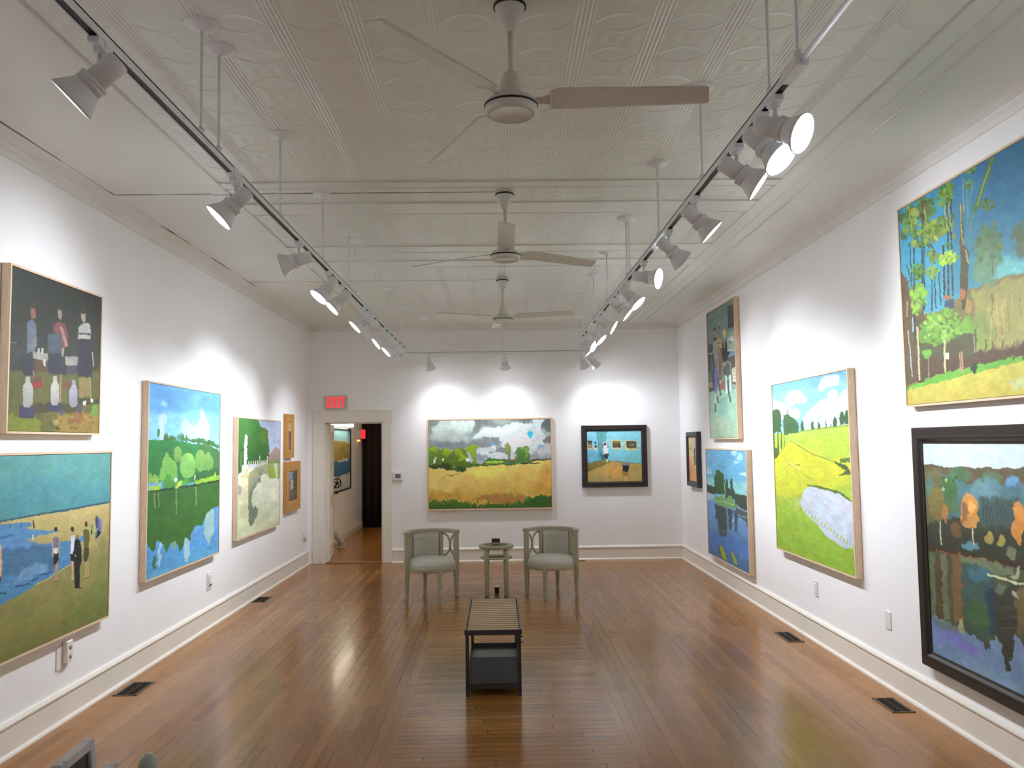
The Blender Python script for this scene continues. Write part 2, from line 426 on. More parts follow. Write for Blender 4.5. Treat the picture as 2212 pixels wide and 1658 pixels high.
# what shows of the room beyond
struct(MB().bb(-3.0, -2.88, YB + .14, 17.5, 0, 3.0).build('wall_beyond_left', M['wall']))
struct(MB().bb(-.9, -.78, YB + .14, 17.5, 0, 3.0).build('wall_beyond_right', M['wall']))
struct(MB().bb(-3.0, -.78, 17.52, 17.62, 0, 3.0).build('wall_beyond_end', M['wall']))
struct(MB().bb(-3.0, -.78, YB + .14, 17.6, 2.95, 3.05).build('ceiling_beyond', M['wall']))
struct(MB().sweep([(-2.88, YB + .14, 0), (-2.88, 17.5, 0)], [(0, 0), (.02, 0), (.018, .1), (0, .11)]).build('baseboard_beyond', M['trim']))
m = MB(); n = 60; v = []
for i in range(n + 1):
    x = -2.86 + 1.95 * i / n
    yy = 17.40 + .035 * math.sin(i * 1.35) + .012 * math.sin(i * .6)
    v += [(x, yy, .01), (x, yy, 2.94)]
m.raw(v, [(2 * i, 2 * i + 2, 2 * i + 3, 2 * i + 1) for i in range(n)], 0, True)
cur = m.build('curtain', M['curtain']); tag(cur, 'dark floor length curtain closing off the room beyond the doorway', 'curtain')
md = cur.modifiers.new('thickness', 'SOLIDIFY'); md.thickness = .008

# ------------------------------------------------------------------ painter: fills a grid of paint colours for a canvas
def vnoise(h, w, cy, cx, seed):
    r = np.random.RandomState(seed); cy = max(1, int(cy)); cx = max(1, int(cx))
    g = r.rand(cy + 2, cx + 2)
    y = np.linspace(0, cy, h); x = np.linspace(0, cx, w); yi = np.floor(y).astype(int).clip(0, cy); xi = np.floor(x).astype(int).clip(0, cx)
    fy = (y - yi)[:, None]; fx = (x - xi)[None]; fy = fy * fy * (3 - 2 * fy); fx = fx * fx * (3 - 2 * fx)
    a = g[yi][:, xi]; b = g[yi][:, xi + 1]; c = g[yi + 1][:, xi]; d = g[yi + 1][:, xi + 1]
    return (a * (1 - fx) + b * fx) * (1 - fy) + (c * (1 - fx) + d * fx) * fy
class Paint:
    """corner plane: function pixel -> (u, v) in 0..1 on the canvas (v down)"""
    def __init__(s, w, h, to_uv, crop, seed=1):
        s.k = 2; w *= s.k; h *= s.k
        s.w, s.h, s.uv, s.crop = w, h, to_uv, crop
        s.img = np.zeros((h, w, 3)); s.seed = seed
        s.Y, s.X = np.mgrid[0:h, 0:w].astype(float)
        k = max(w, h)
        q = s.k
        def fb(sd): return q * (vnoise(h, w, h / 10 / q, w / 10 / q, sd) + .6 * vnoise(h, w, h / 4 / q, w / 4 / q, sd + 1) + .35 * vnoise(h, w, h / 2 / q, w / 2 / q, sd + 2) - .97)
        s.wx, s.wy = fb(seed * 11), fb(seed * 11 + 5)
        s.n1 = vnoise(h, w, h / 16 / q, w / 16 / q, seed + 71) - .5; s.n2 = vnoise(h, w, h / 5 / q, w / 9 / q, seed + 72) - .5; s.n3 = vnoise(h, w, h / 1.6 / q, w / 2.5 / q, seed + 73) - .5
        s.n4 = vnoise(h, w, h / 40 / q, w / 40 / q, seed + 74) - .5
    def P(s, pts):
        sc, ox, oy = s.crop
        out = []
        for x, y in pts:
            u, v = s.uv(ox + x / sc, oy + y / sc); out.append((u * (s.w - 1), v * (s.h - 1)))
        return np.array(out)
    def unit(s):
        """length of one crop unit on the canvas grid, across and down"""
        return None
    def blend(s, mask, c, c2=None, vary=.07, ang=0.0):
        c = np.array(c, float)
        if c2 is None: col = np.broadcast_to(c, s.img.shape)
        else:
            ys, xs = np.where(mask > .02)
            if len(ys) == 0: return s
            if ang: q = s.X; lo, hi = xs.min(), xs.max()
            else: q = s.Y; lo, hi = ys.min(), ys.max()
            t = ((q - lo) / max(1, hi - lo)).clip(0, 1)[..., None]
            col = c * (1 - t) + np.array(c2, float) * t
        f = 1 + vary * (1.1 * s.n1 + 1.0 * s.n2 + .7 * s.n3)[..., None] * .9
        col = (col * f).clip(0, 255); mk = mask[..., None]
        s.img = s.img * (1 - mk) + col * mk
        return s
    def inside(s, q, warp):
        X = s.X + s.wx * warp; Y = s.Y + s.wy * warp
        x0, y0 = np.floor(q.min(0) - warp * 1.6 * s.k - 2).astype(int); x1, y1 = np.ceil(q.max(0) + warp * 1.6 * s.k + 2).astype(int)
        x0 = max(0, x0); y0 = max(0, y0); x1 = min(s.w, x1); y1 = min(s.h, y1)
        mk = np.zeros((s.h, s.w))
        if x1 <= x0 or y1 <= y0: return mk
        X = X[y0:y1, x0:x1]; Y = Y[y0:y1, x0:x1]; ins = np.zeros(X.shape, bool)
        n = len(q)
        for i in range(n):
            xa, ya = q[i]; xb, yb = q[(i + 1) % n]
            if ya == yb: continue
            c = ((ya > Y) != (yb > Y)) & (X < (xb - xa) * (Y - ya) / (yb - ya) + xa); ins ^= c
        mk[y0:y1, x0:x1] = ins; return mk
    def soft(s, mk, r):
        d = 1
        for k in range(int(r) + 1):
            d = min(6, 1 + k // 2); p = np.pad(mk, d, mode='edge')
            mk = (p[d:-d, d:-d] * 2 + p[:-2 * d, d:-d] + p[2 * d:, d:-d] + p[d:-d, :-2 * d] + p[d:-d, 2 * d:]) / 6
        return mk
    def bg(s, c, c2=None, vary=.06): return s.blend(np.ones((s.h, s.w)), c, c2, vary)
    def poly(s, pts, c, c2=None, warp=1.5, soft=0, vary=.07, op=1.0, ang=0):
        mk = s.inside(s.P(pts), warp)
        if soft: mk = s.soft(mk, soft)
        return s.blend(mk * op, c, c2, vary, ang)
    def ell(s, x, y, rx, ry, c, c2=None, warp=2.0, soft=0, vary=.07, op=1.0):
        return s.poly([(x + rx * math.cos(a), y + ry * math.sin(a)) for a in [k * PI / 10 for k in range(20)]], c, c2, warp, soft, vary, op)
    def line(s, pts, w, c, warp=.8, vary=.05, op=1.0):
        """stroke of width w crop units"""
        sc, ox, oy = s.crop; L = []; Rr = []
        for i in range(len(pts)):
            a = pts[max(0, i - 1)]; b = pts[min(len(pts) - 1, i + 1)]; dx, dy = b[0] - a[0], b[1] - a[1]; d = math.hypot(dx, dy) or 1
            nx, ny = -dy / d * w / 2, dx / d * w / 2; L.append((pts[i][0] + nx, pts[i][1] + ny)); Rr.append((pts[i][0] - nx, pts[i][1] - ny))
        return s.poly(L + Rr[::-1], c, None, warp, 0, vary, op)
    def leafy(s, x, y, a, b, cols, n=22, size=8, seed=1, op=.95):
        r = random.Random(seed + int(x * 3 + y))
        for _ in range(n):
            t = r.uniform(0, 2 * PI); q = math.sqrt(r.random()); k = r.uniform(.5, 1.25)
            s.ell(x + a * q * math.cos(t), y + b * q * math.sin(t), size * k, size * k * 1.25, r.choice(cols), None, 2.5, 0, .1, op)
        return s
    def dabs(s, box, n, size, cols, seed=3, asp=1.0, op=.9):
        r = random.Random(seed)
        for _ in range(n):
            x = r.uniform(box[0], box[2]); y = r.uniform(box[1], box[3]); k = r.uniform(.5, 1.3)
            s.ell(x, y, size * k, size * k * asp, r.choice(cols), None, 2.0, 0, .08, op)
        return s
    def mottle(s, amt=.05):
        k = s.k; q = lambda d, sd: vnoise(s.h, s.w, s.h / d / k, s.w / d / k, s.seed * 7 + sd) - .5
        dx = (q(5, 201) + .8 * q(2.2, 202)) * 1.25 * k; dy = (q(5, 203) + .8 * q(2.2, 204)) * 1.25 * k
        s.img = s.img[(s.Y + dy).round().clip(0, s.h - 1).astype(int), (s.X + dx).round().clip(0, s.w - 1).astype(int)]
        ch = np.stack([.7 * q(7, 211 + c) + .6 * q(3, 221 + c) for c in range(3)], -1)
        s.img = s.img * (1 + .06 * ch) + 5 * ch
        f = 1 + amt * (s.n4 * .8 + s.n1 + s.n2 * .8 + s.n3 * .8)[..., None]; s.img = (s.img * f).clip(0, 255); return s
    def colors(s, gain):
        im = s.img.reshape(s.h // s.k, s.k, s.w // s.k, s.k, 3).mean((1, 3)); a = (im / 255.0).clip(0, 1); l = np.where(a <= .04045, a / 12.92, ((a + .055) / 1.055) ** 2.4) * gain
        return l.clip(0, .90)

# ------------------------------------------------------------------ paintings
def rect_rings(mb, w, h, prof, mi=0):
    v = []; f = []
    for ins, y in prof: v += [(-w / 2 + ins, y, ins), (w / 2 - ins, y, ins), (w / 2 - ins, y, h - ins), (-w / 2 + ins, y, h - ins)]
    for i in range(len(prof) - 1):
        for k in range(4):
            k2 = (k + 1) % 4; f.append((i * 4 + k, i * 4 + k2, (i + 1) * 4 + k2, (i + 1) * 4 + k))
    return mb.raw(v, f, mi)
def painting(label, wall, a0, a1, z0, z1, style, crop, seed, fn, gain=1.05, depth=.055, fw=.07, res=1.25, cat='painting', gx=None):
    w, h = a1 - a0, z1 - z0; mid = (a0 + a1) / 2
    wx = {'L': XL, 'R': XR, 'B': YB, 'F': -2.88}[wall]
    if wall in 'LF': loc, rz = (wx, mid, z0), PI / 2
    elif wall == 'R': loc, rz = (wx, mid, z0), -PI / 2
    else: loc, rz = (mid, wx, z0), 0
    root = thing('framed_painting', label, cat, loc, rz, None)
    fm = MB()
    if style == 'floater':
        fw = .016 if fw > .05 else fw
        ins, cd = fw, depth - .005
        rect_rings(fm, w, h, [(0, -.003), (0, -depth), (fw - .003, -depth), (fw - .003, -.014)])
        fm.raw([(-w / 2 + .005, -.013, .005), (w / 2 - .005, -.013, .005), (w / 2 - .005, -.013, h - .005), (-w / 2 + .005, -.013, h - .005)], [(0, 1, 2, 3)], 1)
        mats = [M['maple'], M['gap']]
    elif style == 'black':
        ins, cd = fw, depth - .024
        rect_rings(fm, w, h, [(0, -.003), (0, -depth + .007), (.007, -depth), (fw * .55, -depth + .003), (fw * .62, -depth - .003), (fw * .74, -depth - .001), (fw * .88, -depth + .014), (fw, -depth + .017), (fw, -.006)])
        mats = [M['black'], M['gap']]
    else:
        ins, cd = fw, depth - .018
        rect_rings(fm, w, h, [(0, -.003), (0, -depth), (.010, -depth - .003), (.02, -depth), (fw - .022, -depth + .004), (fw - .016, -depth + .001), (fw, -depth + .013), (fw, -.006)])
        mats = [M['gold'], M['gap']]
    if wall == 'R' and style == 'black' and w < 1: mats[0] = M['black2']
    fm.build('frame', mats, root)
    cw, ch = w - 2 * ins, h - 2 * ins
    def to_uv(px, py):
        if wall in 'LF': p = on_x(px, py, wx + cd); u = (p.y - (a0 + ins)) / cw
        elif wall == 'R': p = on_x(px, py, wx - cd); u = (a1 - ins - p.y) / cw
        else: p = on_y(px, py, wx - cd); u = (p.x - (a0 + ins)) / cw
        return u, 1 - (p.z - (z0 + ins)) / ch
    # grid size follows how large the canvas shows
    if gx is None: gx = (160, 220)
    pt = Paint(gx[0], gx[1], to_uv, crop, seed)
    fn(pt); pt.mottle(.025)
    nx, nz = gx
    xs = np.linspace(-cw / 2, cw / 2, nx); zs = np.linspace(h - ins, ins, nz)
    X, Z = np.meshgrid(xs, zs); Y = np.full(X.shape, -cd)
    co = np.stack([X, Y, Z], -1).reshape(-1, 3)
    i = np.arange((nx) * (nz)).reshape(nz, nx)
    q = np.stack([i[:-1, :-1], i[1:, :-1], i[1:, 1:], i[:-1, 1:]], -1).reshape(-1, 4)
    nv = len(co); sk = np.array([(-cw / 2, -.008, h - ins), (cw / 2, -.008, h - ins), (cw / 2, -.008, ins), (-cw / 2, -.008, ins)])
    co = np.vstack([co, sk]); c0, c1, c2, c3 = i[0, 0], i[0, -1], i[-1, -1], i[-1, 0]
    q = np.vstack([q, [[c0, c1, nv + 1, nv], [c1, c2, nv + 2, nv + 1], [c2, c3, nv + 3, nv + 2], [c3, c0, nv, nv + 3], [nv, nv + 1, nv + 2, nv + 3]]])
    me = bpy.data.meshes.new('canvas')
    me.vertices.add(len(co)); me.vertices.foreach_set('co', co.ravel().astype(np.float32))
    me.loops.add(q.size); me.loops.foreach_set('vertex_index', q.ravel().astype(np.int32))
    me.polygons.add(len(q)); me.polygons.foreach_set('loop_start', np.arange(0, q.size, 4, dtype=np.int32))
    me.update(calc_edges=True); me.materials.append(M['canvas'])
    col = np.ones((len(co), 4), np.float32); col[:nv, :3] = pt.colors(gain).reshape(-1, 3); col[nv:, :3] = (.6, .56, .5)
    at = me.color_attributes.new('paint', 'FLOAT_COLOR', 'POINT'); at.data.foreach_set('color', col.ravel())
    link('canvas', me, root)
    return root

def L1(p):
    p.bg((50, 57, 50), (66, 66, 48))
    p.poly([(100, 700), (240, 560), (250, 850), (100, 980)], (62, 66, 66), None, 6, 6)
    p.poly([(60, 985), (300, 1000), (895, 1000), (900, 1560), (50, 1560)], (92, 94, 46), (104, 102, 48), 5, 3)
    p.poly([(60, 1380), (300, 1395), (360, 1440), (365, 1560), (50, 1560)], (128, 140, 42), None, 8, 3)
    p.poly([(500, 1430), (640, 1360), (900, 1390), (900, 1560), (480, 1560)], (152, 128, 62), None, 8, 2)
    p.poly([(600, 1370), (730, 1355), (740, 1460), (610, 1460)], (150, 100, 55), None, 7, 1)
    p.dabs((470, 1380, 890, 1540), 26, 26, [(160, 138, 72), (140, 118, 58), (120, 112, 52), (170, 150, 85)], 4, .6)
    p.poly([(820, 1300), (900, 1300), (900, 1390), (815, 1400)], (112, 152, 62), None, 5)
    p.poly([(290, 1285), (700, 1290), (690, 1365), (290, 1370)], (70, 70, 42), None, 4, 1)
    p.poly([(690, 1240), (890, 1250), (890, 1290), (700, 1300)], (66, 66, 42), None, 3)
    p.line([(98, 740), (160, 750)], 10, (120, 125, 120))
    # left man
    p.poly([(272, 430), (290, 395), (320, 405), (325, 450), (280, 470)], (76, 66, 48)); p.poly([(276, 440), (316, 440), (322, 500), (312, 532), (285, 535), (274, 480)], (152, 110, 84))
    p.poly([(245, 565), (285, 535), (325, 580), (332, 760), (305, 835), (243, 838)], (104, 118, 136), (120, 130, 142)); p.poly([(300, 700), (335, 715), (345, 765), (300, 790)], (142, 136, 134))
    p.line([(335, 720), (380, 660)], 9, (128, 128, 122)); p.ell(372, 740, 45, 90, (52, 58, 55), None, 4, 2)
    p.poly([(178, 850), (300, 825), (306, 940), (292, 1035), (215, 1040), (190, 960)], (54, 60, 66), (44, 46, 56))
    p.poly([(290, 825), (432, 845), (434, 900), (390, 908), (300, 885)], (160, 160, 152)); p.line([(348, 795), (348, 850)], 17, (192, 192, 186)); p.line([(380, 795), (380, 850)], 17, (192, 192, 186))
    p.poly([(305, 900), (430, 915), (425, 1005), (310, 995)], (96, 70, 50)); p.poly([(384, 893), (411, 893), (409, 958), (388, 958)], (205, 204, 198))
    p.line([(302, 1000), (302, 1060)], 10, (150, 140, 110)); p.poly([(300, 1045), (378, 1045), (374, 1090), (300, 1090)], (98, 74, 46)); p.poly([(288, 1090), (378, 1090), (376, 1152), (298, 1155)], (152, 44, 44))
    def tank(x0, x1, y0, y1, c):
        w = x1 - x0
        p.poly([(x0, y0 + 40), (x0 + w * .3, y0), (x1 - w * .25, y0), (x1, y0 + 40), (x1, y1 - 30), (x1 - w * .25, y1), (x0 + w * .2, y1), (x0, y1 - 30)], c, [k * .86 for k in c], 1)
        p.poly([(x0 + w * .3, y0 - 45), (x0 + w * .7, y0 - 50), (x0 + w * .72, y0), (x0 + w * .28, y0)], [k * .92 for k in c])
    p.poly([(172, 1298), (302, 1300), (304, 1422), (170, 1414)], (62, 64, 94)); tank(205, 294, 1095, 1325, (186, 190, 178))
    # middle man and grill
    p.poly([(518, 455), (550, 452), (557, 500), (546, 545), (522, 525)], (146, 136, 124)); p.poly([(476, 590), (520, 555), (580, 575), (612, 660), (602, 785), (560, 800), (550, 680), (478, 655)], (128, 76, 76))
    p.poly([(535, 600), (560, 605), (602, 735), (613, 780), (588, 780), (555, 700)], (178, 130, 128)); p.poly([(548, 795), (576, 795), (566, 872), (546, 866)], (168, 152, 138))
    p.poly([(428, 665), (558, 668), (552, 848), (430, 842)], (84, 100, 106), (70, 84, 92)); p.poly([(438, 845), (552, 845), (560, 945), (602, 950), (600, 1034), (436, 1022)], (48, 52, 64))
    p.poly([(584, 866), (701, 872), (700, 942), (660, 952), (588, 945)], (154, 152, 144)); p.poly([(600, 950), (690, 945), (690, 1030), (605, 1030)], (72, 70, 78))
    p.line([(545, 1030), (540, 1290)], 13, (160, 134, 96)); p.poly([(556, 1088), (632, 1088), (628, 1148), (558, 1148)], (114, 76, 50))
    p.poly([(438, 1280), (552, 1285), (562, 1362), (438, 1352)], (62, 62, 88)); tank(455, 530, 1090, 1305, (200, 197, 188)); p.poly([(528, 1350), (566, 1350), (562, 1402), (534, 1392)], (82, 82, 108))
    tank(621, 692, 1125, 1322, (172, 168, 184)); p.poly([(695, 1285), (738, 1312), (722, 1384), (698, 1372)], (72, 72, 98))
    # right man
    p.poly([(716, 455), (766, 452), (772, 495), (720, 505)], (78, 68, 52)); p.poly([(724, 490), (768, 488), (766, 542), (746, 565), (728, 535)], (170, 158, 142))
    p.poly([(703, 612), (745, 565), (800, 572), (812, 640), (812, 714), (698, 714)], (186, 186, 178)); p.line([(704, 664), (810, 672)], 13, (58, 58, 64))
    p.poly([(708, 1055), (802, 1055), (806, 1225), (708, 1235)], (142, 128, 78)); p.poly([(698, 715), (816, 715), (832, 800), (822, 1052), (700, 1044), (688, 960), (718, 800)], (50, 52, 66), (44, 44, 58))
    p.line([(826, 830), (838, 960)], 10, (170, 164, 150)); p.line([(806, 1060), (816, 1290)], 9, (170, 160, 120))
    p.poly([(745, 1266), (776, 1266), (768, 1304), (744, 1302)], (212, 206, 198)); p.poly([(806, 1240), (833, 1242), (832, 1282), (810, 1272)], (212, 206, 198))
    p.line([(630, 1512), (650, 1500), (665, 1515), (690, 1508)], 7, (72, 58, 34)); p.ell(515, 1510, 25, 16, (70, 80, 45))
painting('dark painting of three people at barbecue grills, upper one near the left wall end', 'L', 4.646, 5.732, 1.826, 2.796, 'floater', (4.146, 0, 560), 2, L1, gx=(230, 280), gain=.85)

def L2(p):
    p.bg((98, 162, 158), (78, 152, 152), .05)
    p.poly([(-400, 420), (300, 330), (900, 420), (1200, 500), (1200, 700), (-400, 800)], (84, 152, 160), None, 30, 12, .05)
    p.poly([(-900, 1000), (0, 815), (350, 750), (700, 692), (1200, 598), (1200, 2600), (-900, 2600)], (200, 184, 122), (122, 122, 66), 2, 0, .05)
    p.poly([(300, 1500), (700, 1250), (1180, 900), (1180, 1250), (700, 1600), (100, 1900), (-300, 1900)], (160, 152, 96), (132, 130, 74), 30, 10, .05)
    p.poly([(700, 1750), (1180, 1300), (1180, 2400), (500, 2400)], (126, 142, 80), (116, 120, 62), 40, 14, .06)
    p.line([(-900, 985), (0, 808), (350, 745), (700, 688), (1180, 598)], 20, (56, 96, 112), 1.5)
    p.poly([(-900, 1010), (0, 842), (110, 828), (330, 818), (335, 850), (262, 880), (380, 900), (640, 905), (400, 965), (200, 1030), (350, 1042), (560, 1032), (740, 1010), (885, 955), (895, 985), (860, 1020), (800, 1160), (740, 1262), (630, 1322), (560, 1382), (370, 1482), (210, 1582), (0, 1690), (-900, 2000)], (92, 146, 190), (80, 138, 178), 2, 0, .08)
    p.poly([(-900, 1160), (0, 1120), (400, 1070), (640, 1080), (620, 1290), (300, 1360), (0, 1420), (-900, 1600)], (74, 118, 154), None, 12, 4)
    p.poly([(-300, 1000), (60, 960), (260, 1000), (440, 1050), (300, 1090), (-300, 1120)], (100, 146, 196), None, 8, 3)
    p.poly([(250, 1290), (420, 1260), (520, 1290), (330, 1420), (180, 1450)], (112, 156, 192), None, 10, 3)
    p.poly([(-200, 1000), (120, 945), (160, 965), (-200, 1030)], (62, 112, 158), None, 4, 1)
    for a in ([(420, 1372), (560, 1338)], [(340, 1432), (430, 1398)], [(150, 1502), (250, 1480), (345, 1458)], [(-200, 1600), (60, 1560)]): p.line(a, 18, (42, 88, 130), 3)
    p.line([(380, 1476), (560, 1378), (740, 1262)], 8, (205, 196, 140), 2)
    p.poly([(-12, 1035), (15, 1060), (26, 1160), (22, 1330), (8, 1440), (-60, 1440), (-60, 1040)], (212, 172, 132)); p.poly([(-60, 1380), (6, 1390), (8, 1450), (-60, 1460)], (44, 40, 44))
    for x, y in ((225, 835), (110, 855)): p.line([(x, y - 25), (x, y + 28)], 9, (72, 96, 110))
    p.line([(352, 798), (358, 884)], 14, (64, 60, 44)); p.poly([(334, 948), (356, 948), (358, 1002), (344, 1014)], (220, 220, 205))
    # walkers
    p.line([(588, 1250), (584, 1440)], 17, (172, 146, 116)); p.line([(606, 1215), (602, 1432)], 16, (176, 150, 118)); p.line([(558, 1000), (553, 1180)], 13, (186, 160, 140)); p.line([(622, 1000), (625, 1185)], 13, (186, 160, 140))
    p.poly([(558, 985), (585, 968), (622, 985), (614, 1095), (566, 1092)], (126, 110, 132)); p.poly([(568, 1150), (617, 1148), (614, 1212), (592, 1255), (566, 1262)], (36, 30, 36)); p.poly([(558, 1090), (614, 1085), (610, 1142), (590, 1160), (562, 1142)], (220, 220, 220))
    p.ell(590, 940, 12, 30, (192, 160, 140)); p.ell(586, 893, 18, 28, (44, 50, 40)); p.line([(575, 1445), (612, 1430)], 8, (84, 76, 56))
    p.line([(758, 1215), (766, 1425)], 20, (202, 172, 142)); p.poly([(738, 1150), (788, 1150), (782, 1222), (740, 1224)], (36, 36, 40)); p.poly([(743, 962), (765, 945), (785, 955), (788, 1060), (783, 1152), (743, 1152)], (218, 221, 228)); p.ell(763, 935, 11, 20, (190, 160, 135)); p.ell(761, 888, 14, 28, (46, 52, 42))
    p.poly([(783, 1012), (812, 992), (842, 1015), (858, 1090), (858, 1225), (842, 1300), (836, 1505), (790, 1512), (784, 1300), (768, 1165)], (32, 30, 33)); p.ell(812, 970, 17, 22, (152, 112, 88)); p.ell(794, 1172, 8, 20, (190, 160, 140)); p.line([(790, 1545), (832, 1525)], 16, (150, 132, 96)); p.line([(835, 1508), (860, 1510)], 14, (60, 52, 40))
    p.line([(903, 1235), (907, 1410)], 15, (188, 162, 114)); p.line([(925, 1235), (932, 1390)], 15, (188, 162, 114)); p.poly([(884, 1078), (937, 1078), (936, 1160), (906, 1240), (882, 1225)], (70, 66, 50)); p.poly([(873, 912), (908, 888), (941, 910), (944, 1000), (930, 1084), (884, 1084)], (96, 96, 54)); p.ell(907, 838, 13, 30, (46, 46, 42)); p.line([(880, 1415), (945, 1388)], 11, (96, 84, 60))
    p.poly([(960, 838), (978, 836), (978, 895), (960, 895)], (112, 142, 112)); p.line([(968, 895), (967, 945)], 16, (44, 44, 46)); p.line([(966, 945), (968, 1040)], 10, (170, 150, 110))
    p.line([(1022, 985), (1017, 1108)], 13, (180, 158, 120)); p.line([(1050, 955), (1046, 1045)], 12, (180, 158, 120))
    p.poly([(1008, 772), (1018, 745), (1028, 770), (1032, 870), (1008, 895)], (74, 62, 92)); p.poly([(1028, 790), (1036, 745), (1052, 790), (1056, 905), (1030, 905)], (92, 104, 154)); p.poly([(1055, 795), (1063, 765), (1075, 795), (1072, 925), (1050, 925)], (132, 134, 174)); p.poly([(1030, 890), (1066, 920), (1046, 962), (1008, 992)], (32, 36, 46)); p.poly([(1004, 920), (1026, 898), (1022, 962), (1004, 974)], (62, 152, 142)); p.line([(1010, 1108), (1024, 1104)], 9, (52, 46, 40))
    p.line([(1040, 1790), (1065, 1782), (1080, 1788)], 7, (96, 98, 56))
painting('beach painting with walkers on wet sand, lower one near the left wall end', 'L', 4.22, 5.922, .547, 1.716, 'floater', (4.877, 0, 960), 3, L2, gx=(330, 340))

def L3(p):
    p.bg((98, 166, 228), (96, 150, 205))
    p.poly([(100, 300), (660, 300), (660, 620), (100, 560)], (120, 190, 232), (160, 214, 236), 10, 12)
    p.poly([(210, 320), (232, 306), (262, 322), (264, 372), (246, 400), (246, 510), (212, 510)], (186, 214, 236), None, 3, 1); p.poly([(218, 250), (240, 220), (268, 235), (262, 258)], (150, 196, 232), None, 3, 2)
    p.poly([(366, 400), (402, 335), (440, 388), (478, 390), (504, 340), (504, 290), (517, 270), (537, 312), (556, 352), (572, 400), (572, 560), (398, 500)], (170, 212, 240), (190, 226, 238), 3, 1)
    p.poly([(120, 498), (320, 500), (430, 518), (500, 535), (560, 560), (660, 612), (660, 800), (120, 800)], (46, 130, 66), (48, 118, 60), 1.5)
    p.poly([(480, 515), (560, 535), (645, 575), (660, 600), (660, 770), (590, 760), (560, 640), (500, 600)], (66, 120, 64), None, 4)
    r = random.Random(5)
    for k in range(34):
        x = 252 + k * 11.8; y = 496 + max(0, (x - 330)) * .10 + max(0, x - 520) * .22
        h = r.uniform(14, 52) if x < 430 else r.uniform(14, 34); g = r.uniform(.8, 1.25)
        p.ell(x, y - h * .4, r.uniform(4, 10) if x < 430 else r.uniform(9, 17), h * .62, (72 * g, 128 * g, 66 * g), (56, 104, 56))
    p.ell(207, 448, 10, 34, (52, 122, 68)); p.line([(210, 470), (208, 500)], 3, (60, 90, 50))
    p.ell(158, 622, 52, 68, (52, 132, 66), (44, 116, 58)); p.ell(345, 598, 31, 56, (138, 186, 92), (110, 168, 84)); p.ell(508, 648, 42, 80, (130, 180, 88), (104, 158, 80)); p.ell(562, 670, 35, 84, (120, 170, 84), (100, 152, 78))
    p.poly([(210, 790), (232, 660), (265, 582), (292, 622), (330, 652), (345, 700), (335, 800), (240, 805)], (134, 192, 90), (108, 172, 80), 3); p.ell(416, 682, 56, 94, (140, 196, 100), (110, 172, 86))
    p.poly([(240, 800), (262, 735), (330, 790), (420, 775), (430, 815), (250, 850)], (76, 150, 70), None, 5); p.ell(150, 770, 16, 40, (132, 172, 84)); p.ell(186, 775, 24, 32, (136, 176, 86)); p.poly([(470, 740), (645, 690), (645, 770), (470, 800)], (52, 104, 54), None, 5)
    p.poly([(130, 868), (225, 850), (460, 815), (650, 772), (650, 800), (460, 838), (225, 868), (130, 884)], (34, 62, 38), None, 2)
    p.poly([(138, 832), (226, 808), (224, 850), (142, 868)], (160, 196, 78), None, 3); p.poly([(322, 842), (345, 800), (374, 788), (376, 812), (336, 852)], (172, 206, 74), None, 2); p.poly([(464, 790), (600, 754), (650, 742), (650, 776), (468, 818)], (136, 186, 54), None, 2); p.poly([(600, 760), (614, 725), (622, 760)], (160, 206, 60))
    p.ell(332, 782, 9, 16, (222, 232, 214)); p.line([(468, 748), (469, 782)], 6, (222, 232, 220))
    p.poly([(110, 1000), (660, 900), (660, 1330), (110, 1560)], (108, 160, 208), (88, 154, 214), 2)
    p.poly([(110, 1300), (400, 1250), (660, 1100), (660, 1400), (110, 1560)], (80, 146, 212), (92, 168, 210), 14, 6)
    p.poly([(540, 1030), (572, 996), (607, 1010), (604, 1150), (562, 1262), (540, 1190)], (156, 194, 196), None, 5, 1)
    p.poly([(110, 878), (225, 862), (460, 830), (660, 788), (660, 962), (604, 985), (552, 1020), (522, 1105), (472, 1110), (442, 1165), (430, 1235), (396, 1240), (356, 1305), (350, 1250), (300, 1232), (270, 1300), (240, 1250), (200, 1215), (172, 1292), (150, 1282), (110, 1210)], (56, 104, 46), (58, 112, 44), 3)
    p.ell(215, 1320, 12, 95, (166, 206, 228), None, 5); p.ell(410, 1275, 18, 92, (160, 204, 216), None, 6); p.ell(322, 1250, 14, 34, (120, 170, 130), None, 4); p.ell(178, 1370, 12, 60, (70, 120, 80), None, 6)
    for x, a, b in ((335, 862, 1030), (180, 880, 985), (208, 872, 980), (475, 832, 970)): p.line([(x, a), (x, b)], 8, (122, 152, 92), 2)
    p.line([(548, 1285), (565, 1262), (575, 1280), (590, 1268)], 5, (60, 84, 120))
painting('tall painting of a green hillside mirrored in a blue lake on the left wall', 'L', 6.512, 8.205, .688, 2.264, 'floater', (3.317, 280, 800), 4, L3, gx=(180, 330))

